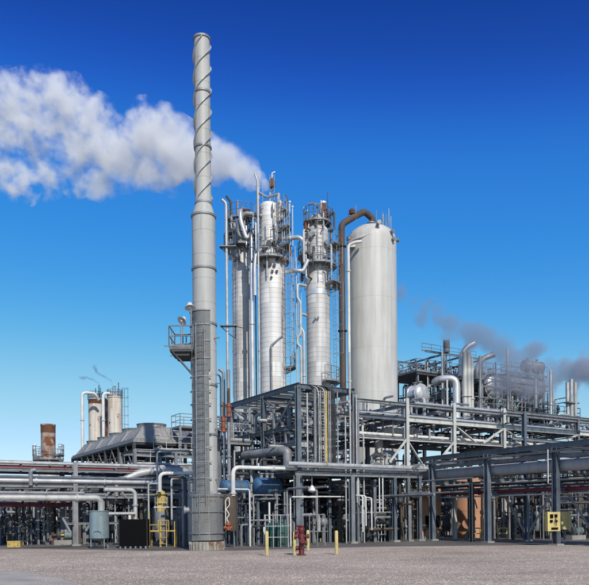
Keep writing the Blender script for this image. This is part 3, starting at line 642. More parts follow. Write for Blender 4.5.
# long right-hand run: top, middle and lower beams
def run(a, z, pa, pb, w=.15, h=.25, m='blue_steel'): bm(fr, at(a, pa, z), at(a, pb, z), w, h, m)
e = bB[-1]+9
run(0, 8.75, bB[1], e, .2, .2, 'galv'); run(0, 7.8, bB[1], bB[2], .18, .22, 'blue_steel'); run(0, 7.83, bB[2], e, .26, .34, 'pale_steel'); run(0, 6.5, bB[1], e, .2, .18, 'galv2')
run(4.1, 8.75, bB[1], e, .18, .25, 'grey_steel'); run(4.1, 7.6, bB[1], e, .16, .25, 'grey_steel'); run(4.1, 6.5, bB[1], e, .16, .25, 'grey_steel')
for b in bB[2:]+[e]:
    for z in (8.72, 7.75, 6.45): bm(fr, at(0, b, z), at(4.1, b, z), .16, .22, 'grey_steel')
nb = 26
for k in range(nb):
    b = bB[1]+1+k*(e-bB[1]-1)/nb
    bm(fr, at(0, b, 6.62), at(4.1, b, 6.62), .09, .1, 'dark_steel'); bm(fr, at(0, b+.3, 7.98), at(4.1, b+.3, 7.98), .09, .1, 'dark_steel')
# pale V braces and side braces of the right-hand run
m1 = (bB[3]+bB[4])/2
for (b0, z0, b1, z1) in ((bB[3]+.1, 7.7, m1-.3, 6.6), (bB[4]-.1, 7.7, m1+.3, 6.6), (bB[2]-.1, 6.5, bB[2]-1.5, 5.0), (bB[2]+.1, 6.45, bB[2]+1.3, 5.0), (bB[3]-.1, 6.5, bB[3]-1.5, 5.2), (bB[4]+.1, 7.7, bB[4]+3, 6.6), (bB[5]-.1, 7.7, bB[5]-3, 6.6)):
    MB().beam(at(-.02, b0, z0), at(-.02, b1, z1), .16, .16, 'L').build('brace', M['pale_steel'], fr, False)
post(fr, at(-1.2, bx(524.5, -1.2)), 5.3, 8.8, .26); bm(fr, at(-1.2, bB[4]-1, 8.72), at(-1.2, bB[5], 8.72), .14, .2, 'blue_steel'); bm(fr, at(-1.2, bB[4]-.5, 6.9), at(-1.2, e, 6.7), .14, .2, 'grey_steel')
# pipes lying on the run
GP = 'pipes laid on the upper decks of the long steel run'
L2 = [('grey', 'galv'), ('pale', 'white'), ('silver', 'alu'), ('dark', 'grey_steel')]
names_ = ['thin', 'slim', 'medium', 'stout', 'thick']
for k, (a, z, r, mi, b0, b1) in enumerate(((.6, 8.14, .13, 2, bB[1]-.5, e), (1.1, 8.12, .09, 1, bB[1]-.5, e), (1.7, 8.2, .17, 0, bB[1], e), (2.4, 8.12, .1, 2, bB[2], e), (3.0, 8.16, .14, 3, bB[1], e), (3.6, 8.1, .08, 1, bB[1], e),
                                          (.5, 6.8, .11, 1, bB[1], e), (1.0, 6.84, .14, 2, bB[2], e), (1.6, 6.78, .1, 0, bB[1], e), (2.2, 6.88, .2, 2, bB[1], e-3), (3.1, 6.85, .15, 3, bB[1], e), (.3, 8.98, .08, 2, bB[2]+1, bB[5]), (1.4, 8.98, .11, 0, bB[3], e))):
    lev = 'upper' if z > 8 else 'lower'
    pipe('%s %s pipe on the %s deck of the long steel run, %s' % (names_[min(4, int(r*25)-1 if r > .07 else 0)], L2[mi][0], lev, ['front edge', 'second', 'third', 'fourth', 'fifth', 'rear', 'front edge', 'second', 'third', 'fourth', 'rear', 'raised at the front', 'raised at the middle'][k]), [at(a, b0, z), at(a, b1, z)], r, L2[mi][1], GP)
# front ledge at the K corner: the pipe and channel that run across the lower front, z = 4.1 .. 4.7
e2 = bx(422, -.6, 4.2)
r1 = thing('pipe_rack', 'low blue grey pipe rack across the front between the hydrant and the terracotta tanks', 'pipe rack', at(-.6, 0))
bm(r1, at(-.6, -.6, 4.1), at(-.6, e2, 4.1), .16, .2, 'grey_steel'); bm(r1, at(1.8, -.6, 4.1), at(1.8, e2+1, 4.1), .16, .2, 'grey_steel')
for px in (297, 352, 394.5, 408, 419.5):
    b = bx(px, -.6, 2); post(r1, at(-.6, b), 0, 4.0, .27 if px in (297, 352) else .22, 'blue_steel' if px != 352 else 'grey_steel')
    post(r1, at(1.8, b), 0, 4.0, .2, 'blue_steel'); bm(r1, at(-.6, b, 4.07), at(1.8, b, 4.07), .14, .2, 'dark_steel')
    MB().box(at(-.6, b, .06), (.5, .5, .12)).build('base_plate', M['footing'], r1, False)
for k in range(9): b = e2*(k+.5)/9; bm(r1, at(-.6, b, 4.2), at(1.8, b, 4.2), .08, .08, 'dark_steel')
bm(r1, at(-.65, -.5, 4.5), at(-.65, e2+.3, 4.5), .05, .07, 'galv', 'stringer', 'box')
pipe('light grey pipe lying along the front edge of the low rack', [at(-.45, -1.0, 4.66), at(-.45, e2+.6, 4.66)], .135, 'galv2', flanges=((0, .25), (0, .8)))
GL = 'pipes inside the low front rack'
for k, (a, r, m_, w) in enumerate(((.0, .1, 'white', 'thin white'), (.4, .16, 'galv', 'thick grey'), (.9, .12, 'alu', 'silver'), (1.4, .2, 'grey_steel', 'thickest dark'))):
    pipe('%s pipe on the low front rack behind the light grey one' % w, [at(a, -2.5+k*.6, 4.3+r), at(a, e2+.3, 4.3+r)], r, m_, GL)
# vertical conduit and cable bundle on the front face
tr = thing('cable_ladder', 'bundle of upright cable ladders with one yellow strip on the steel frame', 'cable ladder', at(-.3, bx(314, -.3, 6)))
def vz(px, w, m, name, z0=4.6, z1=9.05, a=-.3, d=.08):
    b = bx(px, a, 7); MB().beam(at(a, b, z0), at(a, b, z1), w, d, 'box', B).build(name, M[m], tr, False)
vz(315, .16, 'grey_steel', 'post', 4.2, 9.1)
for px0, px1 in ((320.5, 324.2), (328.5, 330.2)):
    for p in (px0, px1): vz(p, .04, 'galv2', 'side_rail')
    ba, bb = bx(px0, -.3, 7), bx(px1, -.3, 7)
m_ = MB()
for k in range(24): z = 4.7+k*.18; m_.beam(at(-.3, bx(320.5, -.3, 7), z), at(-.3, bx(324.2, -.3, 7), z), .03, .03, 'box')
m_.build('rungs', M['galv2'], tr, False)
vz(326.3, .10, 'yellow', 'yellow_strip', 4.6, 9.05, -.34, .04)
for i, px in enumerate((331.6, 332.8, 334, 335.2)):
    b = bx(px, -.3, 7); MB().tube([at(1.6, b-.9+i*.05, 9.2), at(.3, b-.6, 9.45), at(-.25, b-.1, 9.3), at(-.3, b, 8.6), at(-.3, b, 4.5)], .035, 6, .4).build('cable', M['cable'], tr)
for i, px in enumerate((317.6, 319, 322, 325, 327.8)):
    b = bx(px, -.36, 7); MB().tube([at(1.2, b-.9, 9.25), at(.2, b-.5, 9.4), at(-.3, b-.05, 9.2), at(-.36, b, 8.7), at(-.36, b, 4.5)], .03, 6, .35).build('conduit', M['galv2'] if i % 2 else M['cable'], tr)
vz(337.5, .05, 'galv2', 'side_rail')
for px, r, z1, m_, lab in ((356.6, .05, 9.0, 'galv2', 'thin pale conduit up the tall front post, nearer one'), (358.3, .07, 8.6, 'grey_steel', 'grey conduit up the tall front post, farther one'), (350.3, .06, 11.5, 'galv2', 'slim pale pipe rising along the left of the tall front post'), (307.5, .05, 8.8, 'galv2', 'slim pipe just right of the corner post'), (345.5, .045, 7.6, 'galv2', 'slim pipe left of the tall front post'), (363.5, .05, 6.6, 'galv2', 'short slim pipe right of the tall front post')):
    b = bx(px, -.35, 6); pipe(lab, [at(-.35, b, 0 if px > 340 else 4.3), at(-.35, b, z1)], r, m_)
# big pale elbow in front of the pale vessel and big elbow left of the corner
pipe('big pale elbow pipe turning down in front of the huge vessel', [at(2.2, bx(420, 2.2, 7.6), 7.35), at(2.2, bx(379, 2.2, 7.3), 7.35), at(2.2, bx(378.5, 2.2, 6), 4.6)], .27, 'tank', n=18, bend=.8, flanges=((0, .2), (1, .7)))
pipe('big grey elbow pipe turning down left of the corner post', [at(5, -.9, 5.55), at(1.2, -.35, 5.55), at(.9, -.2, 5.5), at(.9, -.2, 4.2)], .27, 'galv', n=18, bend=.75)
# clutter held in the frame bays: vessels on deck
def hvessel(label, c, d, L_, r, m, saddles=True, name='vessel', nozz=2, cat='vessel', group=None):
    d = Vector(d).normalized(); c = Vector(c); t_ = thing(name, label, cat, c-Z*(r+.35), group)
    pr = [(.02, -L_/2-r*.45)]+[(r*math.sin(R(a)), -L_/2-r*.45*math.cos(R(a))) for a in (20, 40, 60, 80)]
    for k in range(1, 5): z = -L_/2+L_*k/5; pr += [(r, z-.02), (r+.012, z-.02), (r+.012, z+.02), (r, z+.02)]
    pr += [(r*math.sin(R(a)), L_/2+r*.45*math.cos(R(a))) for a in (80, 60, 40, 20)]+[(.02, L_/2+r*.45)]
    MB().lathe(c, pr, 28, d).build('shell', M[m], t_)
    if saddles:
        for s_ in (-.3, .3): q = c+d*L_*s_; MB().box(q-Z*(r*.8+.2), (.2, r*1.3, .5), math.atan2(d.y, d.x)).build('saddle', M['grey_steel'], t_, False)
    for k in range(nozz):
        q = c+d*L_*(-.3+.6*k/max(1, nozz-1)); MB().cyl(q+Z*r*.9, q+Z*(r+.25), r*.2, n=10).cyl(q+Z*(r+.2), q+Z*(r+.27), r*.3, n=10).build('nozzle', M['galv'], t_)
    for s_ in (-1, 1): q = c+d*(L_/2)*s_; MB().cyl(q-d*.05, q+d*.05, r*1.08, n=28).build('flange', M[m], t_)
    return t_
hvessel('silver drum lying inside the frame just behind the X braced bay', at(5.2, 1.7, 7.6), B, 2.2, .5, 'jacket2')
hvessel('grey drum lying on the middle deck under the silver one', at(3.2, 1.6, 5.35), B, 2.0, .45, 'galv')
hvessel('grey lying exchanger behind the low front rack', at(3.4, bx(360, 3.4, 3.4), 3.15), B, 4.2, .55, 'grey_steel', nozz=3, name='heat_exchanger', cat='heat exchanger')
hvessel('pale lying exchanger to the right behind the low front rack', at(4.2, bx(398, 4, 3), 2.9), B, 2.6, .45, 'galv', name='heat_exchanger', cat='heat exchanger')
hvessel('dark lying drum under the big exchanger behind the low rack', at(3.0, bx(345, 3, 2.5), 1.9), B, 2.6, .4, 'dark_steel')
hvessel('blue exchanger shell to the left with the broad head', P(235, 487.5, 41.2), B, 1.45, .43, 'blue', nozz=2, name='heat_exchanger', cat='heat exchanger')
hvessel('blue exchanger shell to the right under the white elbow pipe', P(267, 487, 41.6), B, 1.25, .55, 'blue', nozz=3, name='heat_exchanger', cat='heat exchanger')
hs_ = thing('exchanger_stand', 'blue grey stand under the two blue exchanger shells', 'stand', V(P(250, 540, 41.4).x, 41.4, 0))
for px in (224, 240, 258, 276):
    for dy in (-.4, .5):
        c_ = V(P(px, 515, 41.4).x, 41.4+dy*.6, 0); MB().beam(c_, c_+Z*2.65, .14, .14, 'I', B).build('leg', M['blue_steel'], hs_, False)
MB().box(V(P(250, 515, 41.4).x, 41.4, 2.71), (3.5, .9, .1), AZ*.0).build('deck', M['grate'], hs_, False)
# white elbow pipe over the blue vessels
q = P(233, 470, 38)
pipe('white elbow pipe coming down in front of the blue exchangers', [at(-.4, 0, 4.5)*0+V(go(V(q.x, q.y, q.z+.15), B, 277).x, go(V(q.x, q.y, q.z+.15), B, 277).y, q.z+.15), V(q.x, q.y, q.z+.15), V(q.x, q.y, P(233, 496, 38).z)], .115, 'white', bend=.4, flanges=((0, .1), (1, .9)))
# brown lagged box vessel with orange valve
c_ = V(P(229.5, 520, 38.3).x, 38.3, 0)
t_ = thing('lagged_vessel', 'dark brown lagged vessel right of the smokestack base', 'vessel', c_)
MB().lathe(c_, [(.38, .9), (.42, 1.0), (.42, P(229, 496, 38.3).z), (.3, P(229, 494, 38.3).z)], 24).build('shell', M['brown'], t_)
for a in range(4): e_ = V(math.cos(R(45+90*a)), math.sin(R(45+90*a)), 0)*.36; MB().beam(c_+e_, c_+e_+Z*1.0, .08, .08, 'L').build('leg', M['blue_steel'], t_, False)
c2 = V(P(227.5, 520, 37.6).x, 37.6, 0)
t_ = thing('gauge_piping', 'looped pale gauge piping with an orange valve in front of the brown vessel', 'gauge', c2)
MB().tube([c2+V(-.1, 0, .9), c2+V(-.1, 0, 2.6), c2+V(.1, 0, 2.75), c2+V(.12, 0, 2.3), c2+V(-.08, 0, 2.1), c2+V(.12, 0, 1.8), c2+V(-.06, 0, 1.6), c2+V(.1, 0, 1.3)], .03, 8, .12).build('tubing', M['white'], t_)
MB().lathe(c2+V(.04, 0, 1.15), [(.05, -.22), (.16, -.18), (.16, -.05), (.09, .0), (.16, .1), (.12, .25)], 14).cyl(c2+V(-.2, 0, 1.1), c2+V(.25, 0, 1.1), .07, n=8).build('valve_body', M['orange'], t_)

# ================================================================== RIGHT-HAND RACK (runs away to the left)
R0 = V(13.9, 37.0, 0)
def ra_(t, w=0, z=0): return R0+A*t+B*w+Z*z
def tp(px, w=0, z=2): p = ra_(0, w, z); return (go(p, A, px)-p).dot(A)
rr = thing('pipe_rack', 'tall dark pipe rack at the right carrying the big grey main', 'pipe rack', R0)
t_end = tp(418); t0 = -6.0
W2 = 3.4
posts = [tp(556), tp(487.5)]; step = posts[1]-posts[0]
for i, t in enumerate([posts[0]-step]+posts+[posts[1]+step*.98]):
    for w in (0, W2):
        z1 = 5.2
        post(rr, ra_(t, w), 0, z1, .30 if w == 0 else .24, 'blue_steel'); MB().box(ra_(t, w, .05), (.55, .55, .1)).build('base_plate', M['footing'], rr, False)
    for z in (5.05, 3.72, 2.9) if i != 1 else (5.05, 3.95, 2.9): bm(rr, ra_(t, -.1, z), ra_(t, W2+.1, z), .16, .26)
post(rr, ra_(tp(470.5), .1), 0, 3.6, .22, 'dark_steel')
for w in (0, W2): 
    bm(rr, ra_(t0, w, 5.3), ra_(t_end, w, 5.3), .2, .28); bm(rr, ra_(t0, w, 3.72 if w else 4.72), ra_(t_end, w, 3.72 if w else 4.72), .14, .2, 'blue_steel' if w else 'grey_steel')
bm(rr, ra_(t0, -.15, 4.98), ra_(t_end, -.15, 4.98), .12, .1, 'galv')
for k in range(7): t = t0+(t_end-t0)*(k+.5)/14; bm(rr, ra_(t, 0, 5.2), ra_(t, W2, 5.2), .1, .14, 'dark_steel')
xb = [(posts[0], posts[1])]
for w in (W2,):
    for (ta, tb) in ((posts[0]+.1, posts[0]+2.3), (posts[1]-.1, posts[1]-2.3), (posts[0]-.1, posts[0]-2.3), (posts[1]+.1, posts[1]+2.2)):
        MB().beam(ra_(ta, w, .5), ra_(tb, w, 3.6), .14, .14, 'L').build('brace', M['galv2'], rr, False)
pipe('very big grey main slung under the dark right-hand rack', [ra_(t0, .55, 4.28), ra_(t_end+1.5, .55, 4.28)], .33, 'main_grey', n=24, flanges=((0, .999),))
pipe('dark red fire main running under the big grey main on the right', [ra_(t0, .9, 3.02), ra_(t_end+3, .9, 3.02)], .115, 'red', flanges=((0, .3), (0, .62), (0, .78)))
pipe('thin pale line just under the dark red fire main on the right', [ra_(t0, 1.0, 2.78), ra_(t_end+3, 1.0, 2.78)], .045, 'white')
GR = 'pipes on the right-hand rack'
for w, z, r, m_, lab in ((1.5, 4.25, .2, 'galv', 'grey pipe beside the big main'), (2.1, 4.2, .15, 'alu', 'silver pipe inside the right-hand rack'), (2.7, 4.15, .12, 'grey_steel', 'dark pipe at the far side of the right-hand rack'), (2.2, 5.48, .1, 'galv', 'slim grey pipe on top of the right-hand rack'), (2.9, 5.5, .13, 'dark_steel', 'dark pipe on top of the right-hand rack, far side'), (1.2, 3.55, .07, 'galv2', 'thin pale pipe just under the big main'), (1.9, 3.5, .09, 'dark_steel', 'nearly black pipe under the big main'), (2.6, 3.6, .08, 'brown', 'brown pipe under the big main'), (3.1, 3.3, .1, 'grey_steel', 'dark grey pipe at the far side under the big main'), (1.6, 3.1, .1, 'galv', 'slim grey pipe level with the red fire main'), (2.4, 3.12, .14, 'grey_steel', 'dark grey pipe behind the red fire main')):
    pipe(lab, [ra_(t0, w, z), ra_(t_end+1, w, z)], r, m_, GR)
pipe('white hanging rod line beside the second tall post on the right', [ra_(tp(548, -.3, 4), -.3, 5.1), ra_(tp(548, -.3, 4), -.3, 3.3)], .03, 'white')
# yellow call boxes on the right
for px, ppy, Y, w_, lab, kk in ((552.5, 521.5, 36.6, .72, 'yellow control box with black switches on the tall right-hand post', 1), (566, 520.5, 39.2, .5, 'yellow cabinet just behind and right of the post with the switch box', 0)):
    q = P(px, ppy, Y); h = 1.0
    t_ = thing('control_box', lab, 'box', q-Z*.5)
    MB().box(q, (w_, .3, h), .18 if kk else -.35).build('case', M['yellow2'], t_, False)
    n_ = Matrix.Rotation(.18, 3, 'Z')
    if kk:
        for dx, dz, sx, sz in ((-.15, .28, .16, .2), (-.17, .02, .14, .14), (.1, .30, .14, .16), (.12, .02, .1, .12), (.02, -.36, .36, .1)):
            MB().box(q+n_@V(dx, -.175, dz), (sx, .06, sz), .18).build('switch', M['black'], t_, False)
        MB().tube([q+n_@V(.1, -.2, .2), q+n_@V(.02, -.24, 0), q+n_@V(.12, -.22, -.2)], .02, 6).build('cable', M['cable'], t_)
    MB().beam(q+V(0, .18, .4), q+V(0, .18, -2.0 if not kk else -.6), .08, .08, 'box').build('bracket', M['grey_steel'], t_, False)
t_ = thing('barrier', 'low yellow tube barrier between the posts near the terracotta tank', 'barrier', G(502.5, 539.5))
c_ = ORG[t_.name]; w_ = S(9, c_.y)
MB().tube([c_+V(-w_/2, 0, 0), c_+V(-w_/2, 0, .75), c_+V(w_/2, 0, .75), c_+V(w_/2, 0, 0)], .04, 8, .08).build('hoop', M['yellow2'], t_)
MB().cyl(c_+V(-w_/2, 0, .4), c_+V(w_/2, 0, .4), .03, n=8).build('cross_bar', M['yellow2'], t_)
t_ = copy_tree(t_, V(P(476, 538, 46).x, 46, 0), .1, 'low yellow tube barrier right in front of the round terracotta tank')

# terracotta tanks
c_ = V(P(469, 500, 50).x, 50, 0); r_ = S(33, 50)/2
t_ = thing('tan_tank', 'round terracotta tank under the right-hand rack', 'tank', c_)
pr = [(r_, 0)]
for z in (.95, 1.9, 2.85): pr += [(r_, z-.015), (r_+.012, z-.015), (r_+.012, z+.015), (r_, z+.015)]
MB().lathe(c_, pr+[(r_, 3.9), (r_+.05, 3.9), (r_+.05, 3.98), (r_*.6, 4.2), (.05, 4.35)], 48).build('shell', M['tan'], t_)
manway(t_, c_, r_, 1.0, 250, .25, .15, 'tan'); MB().ladder(c_+V(r_*.8, -r_*.75, 0), c_+V(r_*.8, -r_*.75, 3.9), V(.7, -.7, 0)).build('ladder', M['galv'], t_)
c_ = V(P(426.5, 500, 48).x, 48, 0)
t_ = thing('tan_tank', 'flat sided terracotta housing with a dark opening left of the round tank', 'tank', c_)
MB().box(c_+Z*1.85, (1.5, 1.3, 3.3), .25).build('shell', M['tan'], t_, False)
MB().box(c_+V(-.03, 0, 3.54), (1.6, 1.4, .08), .25).build('lid', M['tan'], t_, False)
m_ = Matrix.Rotation(.25, 3, 'Z')
MB().box(c_+m_@V(.12, -.67, 1.2), (1.05, .06, .8), .25).build('opening', M['black'], t_, False)
MB().beam(c_+m_@V(-.75, -.75, .7), c_+m_@V(1.0, -.75, .7), .05, .05, 'box').beam(c_+m_@V(-.5, -.75, 0), c_+m_@V(-.5, -.75, .7), .05, .05, 'box').beam(c_+m_@V(.7, -.75, 0), c_+m_@V(.7, -.75, .7), .05, .05, 'box').build('stand_bar', M['dark_steel'], t_, False)
MB().box(c_+Z*.1, (1.7, 1.5, .2), .25).build('plinth', M['footing'], t_, False)

# ================================================================== RAISED VESSEL DECK, UPPER RIGHT
U0 = P(424, 404, 62); zU = 1.8+(513-404)/F*62
UO = V(U0.x, 62, 0); zU = 11.3
def up(a, b, z=0): return UO+A*a+B*b+Z*z
us = thing('vessel_platform', 'raised open steel platform with railed decks carrying silver drums at the upper right', 'platform', UO)
LU = (go(up(0, 0, zU), B, 575)-up(0, 0, zU)).dot(B)
for k in range(7):
    b = LU*k/6
    for a in (0, 5): post(us, up(a, b), 0, zU-.1, .24, 'dark_steel')
    bm(us, up(-.4, b, zU-.15), up(5.4, b, zU-.15), .16, .3, 'dark_steel')
    if k < 6: MB().beam(up(0, b, zU-1.6), up(0, b+LU/12, zU-.25), .12, .12, 'L').beam(up(0, b+LU/6, zU-1.6), up(0, b+LU/12, zU-.25), .12, .12, 'L').build('brace', M['grey_steel'], us, False)
for a in (-.4, 5.4): bm(us, up(a, -.5, zU-.1), up(a, LU+.3, zU-.1), .18, .32, 'dark_steel')
MB().box(up(2.5, LU/2, zU+.12), (LU+.8, 5.9, .06)).build('deck', M['grate'], us, False)
MB().rail([up(5.4, -.5, zU+.15), up(-.4, -.5, zU+.15), up(-.4, LU+.3, zU+.15), up(5.4, LU+.3, zU+.15), up(5.4, -.5, zU+.15)], 1.05, 1.3, .03).build('railing', M['galv'], us)
# upper deck
zU2 = zU+2.9; ub1 = (go(up(0, 0, zU2), B, 478)-up(0, 0, zU2)).dot(B)
MB().box(up(2.2, ub1/2-.3, zU2), (ub1+1.6, 5, .1)).build('upper_deck', M['grate'], us, False)
bm(us, up(-.3, -1.1, zU2-.15), up(-.3, ub1+.5, zU2-.15), .16, .25, 'dark_steel')
MB().rail([up(4.6, -1.1, zU2+.05), up(-.3, -1.1, zU2+.05), up(-.3, ub1+.5, zU2+.05), up(4.6, ub1+.5, zU2+.05)], 1.05, 1.1, .03).build('railing', M['galv'], us)
for b in (-.9, ub1*.33, ub1*.66, ub1+.3):
    for a in (-.2, 4.4): post(us, up(a, b), zU, zU2+(1.9 if b > 0 else 0), .16, 'grey_steel')
for a in (-.2, 4.4): bm(us, up(a, -.0, zU2+1.9), up(a, ub1+.3, zU2+1.9), .12, .16, 'grey_steel')
for b in (ub1*.33, ub1*.66, ub1+.3): bm(us, up(-.2, b, zU2+1.85), up(4.4, b, zU2+1.85), .1, .14, 'grey_steel')
MB().rail([up(.2, 0, zU2+1.98), up(.2, ub1, zU2+1.98)], .7, 1.1, .025).build('railing', M['galv'], us)
# frames around the right drums
def ub(px, z=12, a=0): p = up(a, 0, z); return (go(p, B, px)-p).dot(B)
zU3 = zU+3.6
for px in (480, 497, 512, 530, 545):
    for a in (.2, 4.8): post(us, up(a, ub(px, 12, 0)), zU, zU3+(.9 if px > 520 else 0), .13, 'grey_steel')
for a in (.2, 4.8):
    bm(us, up(a, ub(478), zU3), up(a, ub(546), zU3), .12, .16, 'grey_steel'); MB().rail([up(a, ub(480), zU3+.1), up(a, ub(546), zU3+.1)], 1.0, 1.0, .028).build('railing', M['galv'], us)
MB().box(up(2.5, ub(536), zU3+.02), (3.6, 4, .07)).build('upper_deck', M['grate'], us, False)
MB().beam(up(-.2, ub(478), zU2+.3), up(-.2, ub(505), zU3+.9), .09, .12, 'box').beam(up(.4, ub(478), zU2-.3), up(.4, ub(507), zU3+.2), .09, .12, 'box').build('stair_stringer', M['grey_steel'], us, False)
def upc(px, py, a): p = up(a, ub(px, 12, a)); return V(p.x, p.y, P(px, py, p.y).z)
hvessel('silver drum end at the far left of the raised platform', P(417.5, 394.5, 61), A, 1.0, .8, 'alu')
hvessel('shiny silver drum on the raised platform with a bright domed end', upc(487, 387, 1.3), A*-1, 1.6, 1.15, 'alu')
hvessel('big hazy silver drum at the right of the raised platform', upc(521, 387.5, 1.1), B, 4.4, 1.15, 'galv', nozz=3)
hvessel('grey drum at the back of the raised platform beneath the steam', upc(533, 367, 3.2), B, 2.4, .6, 'galv', nozz=2)
hvessel('small dull drum between the twin risers and the shiny drum', upc(473, 388, 2.5), A, 2.0, .8, 'dark_steel')
zu = lambda py: P(455, py, 60.5).z
xa = P(456.5, 400, 60.5).x
pipe('fat silver pipe arching down in front of the raised platform', [V(P(437, 385, 60.5).x, 61.5, zu(380)), V(P(440, 385, 60.5).x, 60.8, zu(378.5)), V(xa, 60.5, zu(378)), V(xa, 60.5, 6.5)], .33, 'alu', n=20, bend=1.0, flanges=((2, .5),))
xa = P(461.5, 360, 61).x
pipe('fat silver pipe leaning over at the top of the raised platform', [V(xa, 61, zu(375)), V(xa, 61, zu(354)), V(xa+.45, 61, zu(346)), V(xa+1.15, 61.2, zu(341.5))], .25, 'alu', n=18, bend=.8, flanges=((0, .5),))
xa = P(481, 360, 61).x
pipe('fat grey pipe bending over behind the twin risers', [V(xa, 62.5, zu(375)), V(xa, 62.5, zu(364)), V(xa+.5, 62.5, zu(354)), V(xa+1.6, 62.5, zu(349.5))], .24, 'galv', n=18, bend=.8)
for px, yt_, w_, lab in ((464.5, 352, .2, 'pale brown riser, left of the set of three'), (468.5, 352, .2, 'pale brown riser, middle of the set of three'), (472, 358, .13, 'pale brown riser, right and thinnest of the set of three'), (480, 356, .12, 'slim pale riser through the raised platform beside the set of three'), (507.5, 349, .12, 'tall slim pale riser in front of the big hazy drum'), (535.5, 379, .15, 'white riser standing above the right part of the raised platform'), (550.5, 370, .12, 'pale riser at the right of the raised platform'), (446.5, 348, .1, 'slim flare riser with a burner basket on the raised platform'), (447, 380, .09, 'slim pale riser in front of the arching silver pipe'), (431.5, 358, .05, 'thin lamp pole at the left end of the raised platform')):
    q = P(px, yt_, 60.2); pipe(lab, [V(q.x, q.y if px not in (446.5, 431.5) else 62, 8.0 if px != 535.5 else zU-.6), V(q.x, q.y if px not in (446.5, 431.5) else 62, q.z)], w_, 'pale_steel' if px < 475 else 'galv2', flanges=((0, .5),))
q = P(446.5, 350, 62)
t_ = thing('burner_basket', 'small grey basket on top of the slim flare riser', 'burner', q)
MB().lathe(q, [(.1, -.3), (.26, -.2), (.3, 0), (.22, .1), (.3, .2), (.3, .8), (.22, .85)], 12).build('basket', M['grey_steel'], t_)
for px in (443.8, 449.4): MB().cyl(V(P(px, 350, 62).x, 62, q.z-1.5), V(P(px, 350, 62).x, 62, q.z+1.0), .03, n=6).build('rod', M['galv'], t_)
q = P(571.5, 402, 62)
t_ = thing('vent_stack', 'short pale vent at the right end of the raised platform', 'vent', V(q.x, q.y, zU))
for dx in (-.35, 0, .35): MB().cyl(V(q.x+dx, q.y, zU-2), V(q.x+dx, q.y, zU+2.2-(.3 if dx else 0)), .15, n=12).build('tube', M['galv2'], t_)
MB().box(V(q.x, q.y, zU+.1), (1.5, .6, .1)).build('collar', M['grey_steel'], t_, False)
pipe('dark thin bent post standing alone left of the raised platform', [V(P(406, 400, 50).x, 50, 8.7), V(P(406, 400, 50).x, 50, P(405, 388, 50).z), V(P(404, 400, 50).x, 50, P(405, 387, 50).z)], .07, 'dark_steel')
for k, px in enumerate(range(474, 556, 7)):
    q = up(-.15 if k % 2 else 2.6, ub(px)); h = [3.2, 4.2, 2.6, 4.8, 3.6][k % 5]
    post(us, q, zU+.1, zU+h, .1, ['grey_steel', 'dark_steel', 'galv'][k % 3])
for z, p0_, p1_ in ((1.3, 474, 552), (2.3, 478, 540), (3.1, 484, 548), (4.0, 500, 546)):
    bm(us, up(-.15, ub(p0_), zU+z), up(-.15, ub(p1_), zU+z), .08, .1, 'grey_steel'); bm(us, up(2.6, ub(p0_+4), zU+z+.3), up(2.6, ub(p1_-6), zU+z+.3), .08, .1, 'galv')
MB().rail([up(-.2, ub(486), zU+2.35), up(-.2, ub(520), zU+2.35)], .95, .9, .026).rail([up(-.2, ub(504), zU+4.05), up(-.2, ub(546), zU+4.05)], .95, .9, .026).build('railing', M['galv'], us)
for (pa, za, pb, zb_) in ((478, .2, 492, 2.2), (500, 3.1, 514, 4.3), (530, 1.3, 545, 3.9), (512, .2, 526, 2.3), (430, .2, 444, 2.7), (452, .2, 464, 2.7)):
    MB().beam(up(-.2, ub(pa), zU+za), up(-.2, ub(pb), zU+zb_), .08, .08, 'L').build('brace', M['galv'], us, False)
for k, px in enumerate(range(428, 474, 6)): post(us, up(-.1 if k % 2 else 1.2, ub(px)), zU, zU2+[.0, 1.2, .0, 2.2][k % 4], .09, ['grey_steel', 'galv'][k % 2])
for z in (1.0, 1.9): bm(us, up(-.1, ub(428), zU+z), up(-.1, ub(472), zU+z), .07, .1, 'grey_steel')
bm(us, up(-.3, -.5, zU-1.3), up(-.3, LU, zU-1.3), .16, .2, 'dark_steel'); bm(us, up(2.5, -.5, zU-1.3), up(2.5, LU, zU-1.3), .16, .2, 'dark_steel')
# clutter on the raised decks
random.seed(3)
for k in range(18):
    px = random.uniform(430, 560); z0_ = zU+.15 if random.random() < .6 or px > 545 else zU2+.05
    p = up(random.uniform(.3, 4.5), ub(px)); h = random.uniform(.6, 2.4); r_ = random.uniform(.04, .1)
    d = random.choice([A, B, -A])
    pipe('small standpipe among the drums on the raised platform', [V(p.x, p.y, z0_), V(p.x, p.y, z0_+h), V(p.x, p.y, z0_+h)+d*random.uniform(.5, 1.6), V(p.x, p.y, z0_)+d*1.6+Z*h*.4][:random.choice([2, 3, 3])], r_, random.choice(['galv', 'galv2', 'grey_steel', 'alu']), 'small standpipes on the raised platform', n=6)
